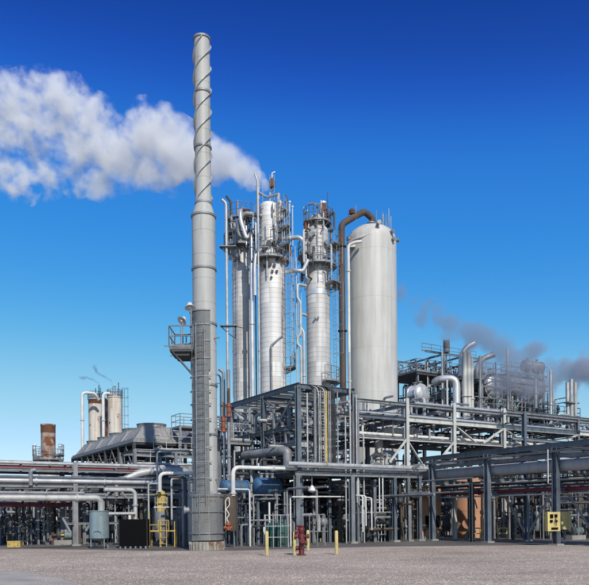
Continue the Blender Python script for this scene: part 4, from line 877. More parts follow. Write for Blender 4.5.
# ================================================================== LEFT SIDE
# rusty stub stack with platform
Y_ = 72.0; c_ = V(P(48.3, 450, Y_).x, Y_, 0); zs = lambda py: P(48, py, Y_).z; r_ = S(14, Y_)/2
t_ = thing('rusty_stack', 'short rust streaked stack with a round platform at the far left', 'smokestack', c_)
MB().lathe(c_, [(r_*1.35, 0), (r_*1.35, zs(474)), (r_*1.02, zs(466)), (r_*1.02, zs(458))], 32).build('base', M['silo'], t_)
MB().lathe(c_, [(r_, zs(458)), (r_, zs(426)), (r_+.04, zs(426)), (r_+.04, zs(424.5)), (r_-.05, zs(424.5)), (r_-.05, zs(430))], 32).build('shell', M['rusty'], t_)
MB().lathe(c_, [(r_+.012, zs(433)), (r_+.012, zs(426.2))], 32).build('burnt_rim', M['rust'], t_)
arc_platform(t_, c_, r_, zs(460), 160, 380, .95); arc_platform(t_, c_, r_, zs(455), 330, 420, 1.0); arc_platform(t_, c_, r_, zs(456), 120, 205, 1.0)
for px, py in ((35, 445), (60, 446)):
    q = P(px, py, Y_); MB().cyl(V(q.x, Y_, zs(458)), q, .05, n=6).ball(q, .16, 8, 5).build('lamp', M['lamp'], t_)
# silos
for px, w_, yt_, Y_, lab, mm in ((95.6, 14, 400, 82.0, 'stained cream silo, left one of the pair with the burnt top edge', 'silo'), (115, 14, 398, 80.0, 'stained cream silo, right one of the pair with the ladder', 'silo'), (104.5, 8, 402, 86.0, 'darker narrow silo squeezed between the two cream silos', 'rusty')):
    c_ = V(P(px, 410, Y_).x, Y_, 0); r_ = S(w_, Y_)/2; z1 = P(px, yt_, Y_).z
    t_ = thing('silo', lab, 'silo', c_)
    MB().lathe(c_, [(r_, 0), (r_, z1), (r_+.08, z1), (r_+.08, z1+.12), (r_*.5, z1+.45), (.1, z1+.55)], 32).build('shell', M[mm], t_)
    if w_ > 10:
        MB().lathe(c_, [(r_+.012, z1-.5), (r_+.012, z1-.02)], 32).build('rim_band', M['rust' if px < 100 else 'silo'], t_)
        arc_platform(t_, c_, r_-.55, z1+.15, 0, 360, .75, h=.75)
        for dx in (-.4, .1, .5): MB().cyl(c_+V(dx, -.3, z1), c_+V(dx, -.3, z1+1.2+dx), .06, n=6).build('vent', M['galv'], t_)
        if px > 100: MB().ladder(c_+V(r_+.25, -.3, 6), c_+V(r_+.25, -.3, z1+1), V(1, -.5, 0), cage=True).build('ladder', M['galv'], t_)
for px, yt_, x2, lab in ((82.3, 392.5, 94, 'white pipe hooking over to the left silo'), (103.2, 393, 111, 'white pipe hooking over between the two cream silos')):
    xx = P(px, 410, 79).x; zz_ = P(px, yt_, 79).z
    pipe(lab, [V(xx, 79, 0), V(xx, 79, zz_), V(P(x2, 400, 79).x, 79.5, zz_), V(P(x2+2, 400, 79).x, 80, zz_-.7)], .17, 'white', bend=.5)
pipe('thin steam vent tip above the left silo', [V(P(100, 400, 82).x, 82, P(100, 400, 82).z), V(P(100.5, 400, 82).x, 82, P(100, 388, 82).z)], .05, 'galv')
pipe('thin bent steam vent tip above the right silo', [V(P(113, 400, 80).x, 80, P(113, 400, 80).z), V(P(113, 400, 80).x, 80, P(113, 386.5, 80).z), V(P(116, 400, 80).x, 80, P(113, 386.5, 80).z)], .05, 'galv')

# air cooler bank
ac0 = P(134, 441, 55); zE = 1.8+75/F*55; AC = V(ac0.x, 55, 0)
def cp_(a, b, z=0): return AC+A*a+B*b+Z*z
Lb = 4.3; bay = 3.75
ac = thing('air_cooler_frame', 'long dark steel frame under the row of grey fan hoods at the left', 'steel frame', AC)
for k in range(6):
    for b in (0, Lb, Lb*2):
        post(ac, cp_(bay*k, b), 0, zE-.1, .22, 'dark_steel' if b == 0 else 'grey_steel')
    bm(ac, cp_(bay*k, 0, zE-.15), cp_(bay*k, Lb*2, zE-.15), .16, .26, 'dark_steel'); bm(ac, cp_(bay*k, 0, zE-2.3), cp_(bay*k, Lb*2, zE-2.3), .14, .2, 'dark_steel')
    if k < 5:
        MB().beam(cp_(bay*k+.1, -.02, zE-2.3), cp_(bay*(k+.5), -.02, zE-.3), .1, .1, 'L').beam(cp_(bay*(k+1)-.1, -.02, zE-2.3), cp_(bay*(k+.5), -.02, zE-.3), .1, .1, 'L').build('brace', M['galv'], ac, False)
    MB().beam(cp_(bay*k, .1, zE-2.3), cp_(bay*k, Lb*.5, zE-.3), .1, .1, 'L').beam(cp_(bay*k, Lb-.1, zE-2.3), cp_(bay*k, Lb*.5, zE-.3), .1, .1, 'L').build('brace', M['galv'], ac, False)
for b in (0, Lb, Lb*2):
    for z in (zE-.12, zE-2.3, zE-4.2): bm(ac, cp_(0, b, z), cp_(bay*5, b, z), .16, .26 if z > 5 else .16, 'dark_steel')
MB().box(cp_(bay*2.5, Lb, zE-2.15), (Lb*2, bay*5, .06)).build('walkway', M['grate'], ac, False)
MB().rail([cp_(0, Lb*2, zE-2.1), cp_(0, 0, zE-2.1), cp_(bay*5, 0, zE-2.1)], 1.05, 1.2, .028).build('railing', M['galv'], ac)
# hood: truncated pyramid with fan ring
def hood_mb(a, b):
    m_ = MB(); n = 24; c = cp_(a+bay/2, b+Lb/2); hh = 1.45; rt = 1.2
    q4 = [(-1, -1), (1, -1), (1, 1), (-1, 1)]; tb, ta = 1.22, 1.12
    vs = [c+B*(x*Lb*.5)+A*(y*bay*.5)+Z*zE for x, y in q4]+[c+B*(x*Lb*.5)+A*(y*bay*.5)+Z*(zE+.22) for x, y in q4]+[c+B*(x*Lb*.46)+A*(y*bay*.44)+Z*(zE+.23) for x, y in q4]+[c+B*(x*tb)+A*(y*ta)+Z*(zE+hh-.22) for x, y in q4]+[c+B*(x*tb)+A*(y*ta)+Z*(zE+hh-.16) for x, y in q4]
    fs = [(j*4+i, j*4+(i+1) % 4, (j+1)*4+(i+1) % 4, (j+1)*4+i) for j in range(4) for i in range(4)]+[(3, 2, 1, 0), (16, 17, 18, 19)]
    for s_ in range(4):
        x0_, y0_ = q4[s_]; x1_, y1_ = q4[(s_+1) % 4]
        for t_ in (.25, .5, .75):
            f0 = (x0_+(x1_-x0_)*t_, y0_+(y1_-y0_)*t_); m_.beam(c+B*(f0[0]*Lb*.46)+A*(f0[1]*bay*.44)+Z*(zE+.25), c+B*(f0[0]*tb)+A*(f0[1]*ta)+Z*(zE+hh-.21), .05, .05, 'box')
    m_.add(vs, fs); return m_, c, hh, rt
wh = ['nearest', 'second nearest', 'middle', 'second farthest', 'farthest']
for row in (0, 1):
    for k in range(5):
        m_, c, hh, rt = hood_mb(bay*k, Lb*row)
        loc = V(c.x, c.y, zE)
        t_ = thing('fan_hood', 'grey sloped fan hood, %s of the %s row on the air cooler frame' % (wh[k], 'front' if row == 0 else 'rear'), 'fan hood', loc, 'fan hoods in a row on the air cooler')
        m_.build('hood', M['hood'], t_, False)
        MB().lathe(V(c.x, c.y, zE+hh-.16), [(rt-.06, -.0), (rt, -.0), (rt-.03, .12), (rt+.03, .3), (rt-.02, .3)], 24).build('fan_ring', M['galv'], t_, False)
        for s_ in range(4): a_ = R(90*s_+20); MB().beam(V(c.x, c.y, zE+hh-.2), V(c.x+math.cos(a_)*rt*.9, c.y+math.sin(a_)*rt*.9, zE+hh-.2), .22, .03, 'box').build('blade', M['dark_steel'], t_, False)
bund = MB().box(cp_(bay*2.5, Lb, zE-.02), (Lb*2+.2, bay*5+.2, .2)).build('tube_bundle', M['hood'], ac, False)
# stair tower / railings right of hoods
sr = thing('stair_tower', 'grey railed stair landing with a lamp pole right of the fan hoods', 'platform', cp_(-1.2, Lb*1.2))
zz1 = zE+1.1
q = [cp_(-1.6, Lb*.75, zz1), cp_(-1.6, Lb*1.75, zz1), cp_(.2, Lb*1.75, zz1), cp_(.2, Lb*.75, zz1)]
MB().add([p for p in q]+[p-Z*.08 for p in q], [(0, 1, 2, 3), (7, 6, 5, 4), (0, 4, 5, 1), (1, 5, 6, 2), (2, 6, 7, 3), (3, 7, 4, 0)]).build('landing', M['grate'], sr, False)
MB().rail(q, 1.05, 1.0, .028, True).build('railing', M['galv'], sr)
for p in q: post(sr, p, 0, zz1, .14, 'galv')
MB().rail([cp_(-2.0, Lb*.2, zE-.8), cp_(-2.0, Lb*1.9, zE-.8)], 1.05, 1.0, .03).build('railing', M['galv2'], sr)
MB().box(cp_(-1.2, Lb*1.05, zE-.85), (Lb*1.8, 1.7, .08)).build('landing', M['grate'], sr, False)
p_ = cp_(-1.6, Lb*1.7, zz1)
MB().tube([p_, p_+Z*1.9, p_+Z*2.1-B*.35], .04, 6, .1).ball(p_+Z*2.0-B*.45, .18, 8, 5).build('lamp', M['galv2'], sr)

# left pipe rack
LR = V(P(75, 500, 42).x, 42, 0)
def lr(a, b, z=0): return LR+A*a+B*b+Z*z
def lb(px, a=0, z=4): p = lr(a, 0, z); return (go(p, B, px)-p).dot(B)
rk = thing('pipe_rack', 'grey steel pipe rack across the left side carrying bright level pipes', 'pipe rack', LR)
b0, b1 = lb(-40), lb(196)
for px in (-25, 75, 116, 158, 190):
    for a in (0, 3.2):
        post(rk, lr(a, lb(px)), 0 if px != 116 or a else 3.0, 5.0 if px != 116 else 4.0, .27 if px == 75 else .2, 'grey_steel' if a else 'galv')
    for z in (4.62, 3.65, 2.85): bm(rk, lr(0, lb(px), z), lr(3.2, lb(px), z), .14, .2, 'grey_steel')
    MB().box(lr(0, lb(px), .06), (.5, .5, .12)).build('base_plate', M['footing'], rk, False)
for a in (0, 3.2):
    bm(rk, lr(a, b0, 4.52), lr(a, b1, 4.52), .14, .16, 'grey_steel'); bm(rk, lr(a, b0, 3.6), lr(a, b1, 3.6), .16, .2, 'grey_steel'); bm(rk, lr(a, b0, 2.95), lr(a, b1, 2.95), .12, .16, 'galv')
for (pa, za, pb, zb_) in ((77, 3.0, 88, 3.9), (104, 2.9, 113, 3.6), (126, 2.9, 117, 3.6), (70, .8, 62, 1.7), (85, .9, 96, 2.0)):
    MB().beam(lr(-.05, lb(pa), za), lr(-.05, lb(pb), zb_), .12, .12, 'L').build('brace', M['galv'], rk, False)
bm(rk, lr(0, lb(66), 1.35), lr(0, lb(118), 1.35), .12, .12, 'galv')
GLk = 'level pipes on the left-hand rack'
for a, z, r, m_, pa, pb, lab, fl in ((.2, 4.93, .10, 'galv2', -40, 165, 'light grey pipe along the very top of the left-hand rack', ((0, .4), (0, .8))), (.45, 4.62, .17, 'red', -40, 141, 'dark red pipe just under the top pipe of the left-hand rack', ()), (.6, 5.0, .08, 'galv', -40, 180, 'thin grey pipe behind the top pipe of the left-hand rack', ()),
                                    (-.15, 4.1, .08, 'blue_steel', -40, 152, 'thin blue grey pipe above the bright one on the left', ()), (-.1, 3.88, .14, 'alu', -40, 158, 'bright silver pipe at mid height of the left-hand rack', ((0, .35), (0, .7))), (.5, 3.95, .18, 'galv', -40, 190, 'stout grey pipe behind the bright silver one on the left', ()), (1.2, 4.8, .2, 'galv', -40, 185, 'stout grey pipe deep in the top of the left-hand rack', ()), (1.9, 4.75, .14, 'alu', -40, 190, 'silver pipe deep in the top of the left-hand rack', ()), (1.3, 3.9, .15, 'grey_steel', -40, 190, 'dark pipe deep in the middle level of the left-hand rack', ()), (2.2, 3.88, .12, 'galv2', -40, 190, 'pale pipe deep in the middle level of the left-hand rack', ()), (2.6, 4.82, .16, 'dark_steel', -40, 190, 'dark pipe at the back of the left-hand rack top', ()), (.4, 3.12, .1, 'galv', 60, 190, 'grey pipe on the lowest level of the left-hand rack', ()), (1.0, 3.15, .13, 'grey_steel', -40, 190, 'dark pipe on the lowest level of the left-hand rack', ()), (1.6, 2.5, .11, 'red', -40, 78, 'thin dark red pipe low behind the left-hand rack', ())):
    pipe(lab, [lr(a, lb(pa, a, z), z), lr(a, lb(pb, a, z), z)], r, m_, GLk, flanges=fl)
q = P(101, 498, 38.3); q2 = go(q, B, -30)
pipe('bright pipe along the left that elbows down into the grey blue tank', [q2, q, V(q.x, q.y, P(101, 513, 38.3).z)], .17, 'galv2', n=16, bend=.35, flanges=((0, .8),))
q2_ = q2+Z*.26
pipe('thin grey line lying just above the bright pipe on the left', [q2_, go(q2_, B, 84)], .08, 'galv', n=8)
q = P(135.2, 490, 39.5); q2 = go(q, B, 104)
pipe('bright pipe elbowing down behind the black screen', [q2, q, V(q.x, q.y, .4)], .12, 'galv2', bend=.35, flanges=((1, .3),))
q = P(135, 513.5, 39.3); pipe('level pale pipe between the grey blue tank and the black screen', [go(q, B, 106), q], .09, 'galv2')
pipe('stub pipe with hooked top on the left-hand rack', [lr(-.2, lb(30), 3.6), lr(-.2, lb(30), 4.45), lr(-.2, lb(35), 4.5)], .12, 'galv')
pts = [P(126, 481, 44)+V(-.6, -.4, -.4), P(131, 475.5, 44), go(P(150, 470.5, 44.5), B, 152), go(P(150, 470.3, 44.5), B, 185), go(P(150, 470.3, 44.5), B, 192)+V(.3, .8, -.3)]
pipe('big pale duct curving in behind the smokestack from the left', pts, .27, 'galv2', n=18, bend=1.0)
# pipe gantry around the yellow vessel
g0 = 41.0
pipe('white inverted U pipe over the yellow topped vessel', [V(P(148.6, 500, g0).x, g0, 0), V(P(148.6, 500, g0).x, g0, P(149, 484, g0).z), V(P(158, 500, g0).x, g0, P(149, 483.5, g0).z)], .055, 'galv2', bend=.1)
pipe('white hooked pipe rising from the yellow topped vessel', [V(P(160, 500, g0).x, g0, P(149, 492, g0).z), V(P(160, 500, g0).x, g0, P(149, 473.5, g0).z), V(P(193, 500, g0).x, g0+.6, P(149, 473, g0).z)], .11, 'white', bend=.35)
pipe('slim pale upright pipe between the yellow topped vessel and the smokestack', [V(P(183, 500, g0).x, g0, 0), V(P(183, 500, g0).x, g0, P(183, 474, g0).z)], .07, 'galv2')
pipe('tall thin pale pipe above the yellow topped vessel', [V(P(157.5, 500, 43).x, 43, 2), V(P(157.5, 500, 43).x, 43, P(157, 452, 43).z), V(P(170, 500, 43).x, 43, P(157, 451, 43).z), V(P(192, 500, 43).x, 43.5, P(157, 450, 43).z)], .06, 'galv2', bend=.2)
c_ = V(P(161.5, 520, 41.6).x, 41.6, 0); zq = lambda py: P(162, py, 41.6).z
t_ = thing('small_vessel', 'upright grey vessel with a yellow upper section behind the yellow steps', 'vessel', c_)
MB().lathe(c_, [(.3, zq(540)), (.42, zq(536)), (.42, zq(512)), (.36, zq(512))], 24).build('lower_shell', M['galv'], t_)
MB().lathe(c_, [(.28, zq(512)), (.28, zq(494)), (.2, zq(491.5)), (.06, zq(490))], 24).build('upper_shell', M['yellow'], t_)
for py in (512, 503, 494): MB().lathe(c_+Z*zq(py), [(.28, -.03), (.38, -.03), (.38, .03), (.28, .03)], 24).build('ring', M['yellow2' if py < 510 else 'galv'], t_, False)
for a in range(8): e_ = V(math.cos(R(a*45+20)), math.sin(R(a*45+20)), 0)*.37; MB().cyl(c_+e_+Z*zq(512), c_+e_+Z*zq(497), .02, n=5).build('guard_bar', M['galv2'], t_)
for a in range(4): e_ = V(math.cos(R(a*90+45)), math.sin(R(a*90+45)), 0)*.36; MB().beam(c_+e_, c_+e_+Z*zq(535), .08, .08, 'L').build('leg', M['grey_steel'], t_, False)
# yellow steps
xa, xb = P(149.5, 530, 39.8).x, P(174.5, 530, 39.8).x; yy = 39.8; zd = P(160, 531, yy).z
t_ = thing('yellow_steps', 'yellow access platform with a short ladder in front of the grey and yellow vessel', 'steps', V((xa+xb)/2, yy, 0))
MB().box(V((xa+xb)/2, yy+.3, zd), (xb-xa, .7, .07), 0).build('deck', M['yellow'], t_, False)
for x in (xa, (xa*.55+xb*.45), xb): MB().cyl(V(x, yy, 0), V(x, yy, zd+(1.15 if x == xa else .55)), .035, n=8).build('post', M['yellow'], t_)
for x in (xa, xb): MB().cyl(V(x, yy+.6, 0), V(x, yy+.6, zd), .035, n=8).build('post', M['yellow'], t_)
x = P(163.5, 530, yy).x
MB().ladder(V(x, yy-.1, 0), V(x, yy-.1, zd+.55), V(0, -1, 0), .36, r=.032).build('ladder', M['yellow'], t_)
MB().tube([V(x-.3, yy, zd), V(x-.3, yy, zd+.6), V(x+.3, yy, zd+.6), V(x+.3, yy, zd)], .03, 6, .06).build('hoop', M['yellow'], t_)
MB().cyl(V(xa, yy, zd+.35), V(x-.3, yy, zd+.35), .025, n=6).build('rail', M['yellow'], t_)
# grey-blue tank
c_ = G(97.5, 549); c_.y += .4; r_ = S(19.3, c_.y)/2; z0, z1 = P(97, 539, c_.y).z, P(97, 511.5, c_.y).z
t_ = thing('blue_tank', 'pale grey blue round tank on legs at the edge of the gravel', 'tank', c_)
MB().lathe(c_, [(.05, z0-.15), (r_*.9, z0), (r_, z0+.05), (r_, z1), (r_+.03, z1), (r_+.03, z1+.04), (r_*.7, z1+.06)], 36).build('shell', M['tealt'], t_)
for a in (225, 315, 45, 135): e_ = V(math.cos(R(a)), math.sin(R(a)), 0)*(r_-.02); MB().beam(c_+e_, c_+e_+Z*(z0+.25), .07, .07, 'L').build('leg', M['tealt'], t_, False)
MB().cyl(c_-V(r_*.7, .4, -.1), c_+V(r_*.7, -.4, .1), .03, n=6).cyl(c_+Z*z0, c_+V(0, 0, .2), .08, n=8).build('drain', M['dark_steel'], t_)
MB().tube([c_+V(-.2, -r_-.02, z0+.15), c_+V(-.2, -r_-.04, z0+.45), c_+V(.25, -r_-.04, z0+.45), c_+V(.25, -r_-.02, z0+.15)], .018, 6, .15).build('weld_outline', M['tealt'], t_)
# black screen
c_ = G(133, 548.5); w_ = S(28.3, c_.y); h_ = S(27, c_.y)
t_ = thing('black_crate', 'square black covered crate standing on small feet beside the grey blue tank', 'crate', c_)
MB().box(c_+V(0, .35, h_/2+.12), (w_, .7, h_-.0), 0).build('cover', M['black'], t_, False)
for k in range(6): MB().box(c_+V(-w_/2+.08+k*(w_-.16)/5, .05, .06), (.09, .09, .12), 0).build('foot', M['galv'], t_, False)
for s_ in (-1, 1): MB().beam(c_+V(s_*(w_/2), -.004, .1), c_+V(s_*(w_/2), -.004, h_+.13), .03, .03, 'box').build('edge_rail', M['dark_steel'], t_, False)
# bollards + hydrant
def bollard(px, py, lab, yt_):
    c_ = G(px, py); h = S(py-yt_, c_.y)
    t_ = thing('bollard', lab, 'bollard', c_, 'yellow bollards round the hydrant')
    MB().lathe(c_, [(.075, 0), (.075, h-.07), (.065, h-.03), (.04, h-.005), (.01, h)], 18).build('post', M['yellow2'], t_)
    MB().lathe(c_, [(.11, .0), (.11, .02), (.075, .04)], 14).build('collar', M['footing'], t_)
bollard(267, 556, 'yellow bollard left of the red hydrant, nearest the gas bottles', 531)
bollard(294.7, 555.5, 'yellow bollard touching the left side of the red hydrant in view', 531.5)
bollard(308, 551, 'yellow bollard half hidden behind the red hydrant', 530)
bollard(336.6, 555, 'yellow bollard standing alone right of the red hydrant', 530.5)
c_ = G(301.5, 555.5); h = S(30, c_.y)
t_ = thing('fire_hydrant', 'dark red fire hydrant with side outlets between the yellow bollards', 'hydrant', c_)
MB().lathe(c_, [(.2, 0), (.2, .05), (.12, .06), (.12, .3), (.17, .31), (.17, .36), (.11, .38), (.11, h*.55), (.15, h*.57), (.15, h*.72), (.1, h*.74), (.16, h*.86), (.14, h*.93), (.06, h*.97), (.05, h)], 20).build('body', M['hydrant'], t_)
for z, s_, L_ in ((h*.64, 1, .3), (h*.64, -1, .26), (h*.42, 1, .22), (h*.25, -1, .2), (h*.8, -1, .24)):
    MB().cyl(c_+Z*z, c_+V(s_*L_, -.05, z), .06, n=12).cyl(c_+V(s_*(L_-.05), -.04, z), c_+V(s_*(L_+.03), -.05, z), .1, n=12).build('outlet', M['hydrant'], t_)
MB().cyl(c_+Z*h*.5, c_+V(.05, -.3, h*.5), .07, n=12).cyl(c_+V(.05, -.26, h*.5), c_+V(.05, -.33, h*.5), .11, n=12).build('outlet', M['hydrant'], t_)
MB().tube([c_+V(-.08, -.05, h*.95), c_+V(-.2, -.1, h*1.0), c_+V(.12, -.1, h*.98)], .035, 8, .06).build('handle', M['hydrant'], t_)
# gas bottles
for k, (px, Y) in enumerate(((268.5, 38.6), (272, 38.3), (275.4, 38.7), (279, 38.3), (282.5, 38.6), (285.5, 38.9))):
    c_ = V(P(px, 540, Y).x, Y, 0)
    t_ = thing('gas_bottle', 'green gas bottle, %s in the row behind the left bollard' % ['leftmost', 'second from the left', 'third from the left', 'fourth from the left', 'fifth from the left', 'rightmost'][k], 'gas bottle', c_, 'green gas bottles in a row')
    MB().lathe(c_, [(.1, 0), (.115, .03), (.115, 1.2), (.08, 1.33), (.04, 1.38)], 16).build('body', M['green'], t_); MB().cyl(c_+Z*1.36, c_+Z*1.5, .03, n=8).build('valve', M['galv'], t_)
rk2 = thing('bottle_rack', 'thin grey tube rack standing over the green gas bottles', 'rack', V(P(277, 540, 38).x, 38, 0)); c_ = ORG[rk2.name]
for dx in (-.62, -.2, .2, .62): MB().cyl(c_+V(dx, 0, 0), c_+V(dx, 0, 1.75), .028, n=6).build('upright', M['galv2'], rk2)
for z in (.55, 1.15, 1.75): MB().cyl(c_+V(-.62, 0, z), c_+V(.62, 0, z), .025, n=6).build('bar', M['galv2'], rk2)
for px, py, Y, s_, m_, nm, lab, cat in ((15, 542, 41.5, (.75, .5, .32), 'yellow', 'storage_box', 'low yellow box on the ground at the far left under the rack', 'box'), (55.5, 540, 44, (.4, .4, .6), 'hydrant', 'pump_block', 'small dark red pump block on the ground behind the left-hand rack', 'pump'), (71.5, 540, 45, (.5, .4, .9), 'orange', 'valve_block', 'orange brown valve block beside the left-hand rack post', 'valve'), (320.5, 487, 45, (.9, .5, 1.0), 'black', 'junction_box', 'black panel hanging behind the low front rack', 'panel')):
    q = V(P(px, py, Y).x, Y, 0 if py > 500 else P(px, py, Y).z-.5)
    t_ = thing(nm, lab, cat, q)
    MB().box(q+Z*s_[2]/2, s_, .1).build('body', M[m_], t_, False); MB().box(q+Z*(s_[2]+.02), (s_[0]*1.06, s_[1]*1.06, .05), .1).build('lid', M[m_], t_, False)
    for dx in (-.35, .35): MB().box(q+V(dx*s_[0], -s_[1]*.5-.02, s_[2]*.6), (.06, .05, .12), .1).build('latch', M['galv'], t_, False)
q = P(312, 490.5, 40.5); t_ = thing('lamp_globe', 'white dish lamp under the low front rack near the corner post', 'lamp', q)
MB().lathe(q, [(.06, .3), (.1, .25), (.22, .05), (.24, 0), (.18, -.08), (.05, -.12)], 18).build('dish', M['lamp'], t_); MB().cyl(q+Z*.25, q+Z*1.0, .03, n=6).build('stem', M['galv'], t_)
# ================================================================== CLUTTER BETWEEN THE RACKS, COLOURED DARK FOR SHADE
random.seed(21)
def valve_proto():
    t_ = thing('gate_valve', 'small hand wheel valve', 'valve', V(0, 0, 0), 'hand wheel valves under the racks')
    MB().cyl(V(-.28, 0, 1), V(.28, 0, 1), .08, n=10).cyl(V(-.3, 0, 1), V(-.24, 0, 1), .15, n=10).cyl(V(.24, 0, 1), V(.3, 0, 1), .15, n=10).ball(V(0, 0, 1), .14, 10, 6).cyl(V(0, 0, 1), V(0, 0, 1.35), .06, n=8).build('body', M['grey_steel'], t_)
    MB().ring(V(0, 0, 1.42), .17, .02, 14, k=5).cyl(V(-.17, 0, 1.42), V(.17, 0, 1.42), .015, n=4).cyl(V(0, 0, 1.3), V(0, 0, 1.5), .02, n=5).build('hand_wheel', M['rust'], t_)
    MB().cyl(V(0, 0, 0), V(0, 0, .9), .05, n=8).build('stand', M['galv'], t_)
    return t_
def pump_proto():
    t_ = thing('pump', 'grey motor and pump on a plinth', 'pump', V(0, 0, 0), 'pumps under the racks')
    MB().box(V(0, 0, .15), (1.5, .6, .3), 0).build('plinth', M['footing'], t_, False)
    m_ = MB().cyl(V(-.1, 0, .6), V(.65, 0, .6), .24, n=16)
    for k in range(6): m_.cyl(V(0+k*.1, 0, .6), V(.03+k*.1, 0, .6), .27, n=16)
    m_.build('motor', M['tealt'], t_)
    MB().lathe(V(-.45, 0, .6), [(.1, -.12), (.28, -.1), (.3, 0), (.28, .1), (.1, .12)], 18, V(1, 0, 0)).cyl(V(-.45, 0, .7), V(-.45, 0, 1.2), .09, n=10).cyl(V(-.8, 0, .6), V(-.45, 0, .6), .09, n=10).build('casing', M['dark_steel'], t_)
    MB().cyl(V(-.35, 0, .6), V(0, 0, .6), .06, n=8).build('shaft_guard', M['yellow'], t_)
    return t_
def vess_proto():
    t_ = thing('knockout_pot', 'upright grey pot on three legs', 'vessel', V(0, 0, 0), 'small upright pots under the racks')
    MB().lathe(V(0, 0, 0), [(.05, .6), (.25, .65), (.32, .8), (.32, 2.0), (.25, 2.15), (.08, 2.22)], 20).build('shell', M['grey_steel'], t_)
    for a in (90, 210, 330): e_ = V(math.cos(R(a)), math.sin(R(a)), 0)*.28; MB().beam(e_, e_+Z*.9, .06, .06, 'L').build('leg', M['grey_steel'], t_, False)
    MB().tube([V(0, 0, 2.2), V(0, 0, 2.6), V(.5, 0, 2.6), V(.5, 0, .5)], .05, 8, .15).build('outlet', M['galv2'], t_)
    return t_
def panel_proto():
    t_ = thing('instrument_panel', 'dark grey instrument cabinet', 'cabinet', V(0, 0, 0), 'instrument cabinets under the racks')
    MB().box(V(0, 0, 1.3), (.7, .3, .9), 0).build('case', M['grey_steel'], t_, False); MB().box(V(0, -.16, 1.3), (.6, .03, .8), 0).build('door', M['blue_steel'], t_, False)
    for dx in (-.25, .25): MB().beam(V(dx, 0, 0), V(dx, 0, .85), .05, .05, 'L').build('leg', M['galv'], t_, False)
    MB().cyl(V(.1, -.15, 1.5), V(.1, -.2, 1.5), .08, n=12).build('gauge', M['lamp'], t_)
    return t_
def stand_proto():
    t_ = thing('pipe_manifold', 'manifold of thin pale tubes', 'manifold', V(0, 0, 0), 'thin tube manifolds under the racks')
    for k in range(4): MB().tube([V(-.45+k*.3, 0, 0), V(-.45+k*.3, 0, 1.3+.2*(k % 2)), V(-.45+k*.3, .5, 1.3+.2*(k % 2))], .028, 6, .1).build('tube', M['galv2' if k % 2 else 'white'], t_)
    for z in (.5, 1.15): MB().beam(V(-.6, .02, z), V(.6, .02, z), .05, .05, 'L').build('cross_bar', M['grey_steel'], t_, False)
    for k in range(3): MB().ball(V(-.45+k*.3, -.03, .8), .06, 8, 5).build('tap', M['rust'], t_)
    return t_
protos = [valve_proto(), pump_proto(), vess_proto(), panel_proto(), stand_proto()]
spots = []
for px0, px1, n in ((2, 86, 24), (104, 190, 20), (236, 300, 22), (300, 412, 30), (438, 450, 3), (492, 589, 14), (-60, 0, 6), (589, 650, 5)):
    for k in range(n):
        px = px0+(px1-px0)*(k+random.random())/n; Y = random.uniform(43.5, 58) if px < 236 else random.uniform(43.5, 53)
        if 412 < px < 490: Y = random.uniform(52, 56)
        spots.append((px, Y))
used = set(); base_lab = {}
for i, (px, Y) in enumerate(spots):
    j = random.choice([0, 0, 0, 1, 2, 3, 4, 4]); loc = V((px-CX)/F*Y, Y, .006); rz = random.choice([0, AZ, AZ+math.pi/2, AZ+math.pi])+random.uniform(-.05, .05)
    zl = 'under the left-hand rack' if px < 200 else 'behind the gas bottles' if px < 300 else 'behind the low front rack' if px < 420 else 'under the right-hand rack'
    if j not in used: used.add(j); protos[j].location = loc; protos[j].rotation_euler = (0, 0, rz); base_lab[j] = protos[j]['label']; protos[j]['label'] = base_lab[j]+' '+zl; continue
    s_ = random.uniform(.7, 1.1); copy_tree(protos[j], loc, rz, base_lab[j]+' '+zl, (s_, s_, s_))
# run-of-plant pipes: the larger ones singly, the rest (past 300 pipes) joined
CN = dict(galv='grey', galv2='pale grey', grey_steel='dark grey', blue_steel='blue grey', white='white', alu='silver', brown='brown', dark_steel='nearly black')
def shape_pts(p, h, d, L_, kind):
    if kind == 'upright': return [p, p+Z*h]
    if kind == 'elbowed': return [p, p+Z*h, p+Z*h+d*L_]
    if kind == 'level': return [p+Z*h, p+Z*h+d*L_*1.8]
    return [p, p+Z*h, p+Z*h+d*L_, p+d*L_+Z*(h*.4)]
KW = ['upright', 'elbowed', 'level', 'looped']
def clutter(n, px0, px1, Y0, Y1, z1, grp, where, rmin=.03, rmax=.11, mats=None):
    for k in range(n):
        px = random.uniform(px0, px1); Y = random.uniform(Y0, Y1); p = V((px-CX)/F*Y, Y, 0); kind = random.choices(KW, (40, 28, 0, 32))[0]; r = random.uniform(rmin, rmax)
        if random.random() < .15: r *= 1.6
        d = random.choice([A, B, -B, -A]); m_ = random.choice(mats or ['galv', 'galv', 'galv2', 'grey_steel', 'grey_steel', 'blue_steel', 'white', 'alu', 'brown', 'dark_steel'])
        h = random.uniform(1.0, z1); L_ = random.uniform(.6, 2.6)
        pipe('%s %s pipe %s' % (kind, CN[m_], where), shape_pts(p, h, d, L_, kind), r, m_, grp, n=8)
clutter(16, 176, 196, 38.5, 44, 4.0, 'small pipes beside the smokestack base', 'tight against the smokestack base', .03, .08)
clutter(34, -5, 195, 43.5, 52, 3.6, 'small pipes in the shade on the left', 'under the left-hand rack')
clutter(24, 225, 300, 42.5, 48, 2.4, 'small pipes behind the gas bottles', 'behind the green gas bottles')
clutter(26, 236, 298, 39.3, 40.9, 3.3, 'small pipes in front of the blue exchangers', 'in front of the blue exchangers', .025, .07, ['galv', 'galv2', 'grey_steel', 'white', 'dark_steel'])
clutter(34, 300, 412, 43, 50, 3.8, 'small pipes behind the low front rack', 'behind the low front rack')
clutter(22, 492, 595, 44, 54, 3.4, 'small pipes under the right-hand rack', 'under the right-hand rack')
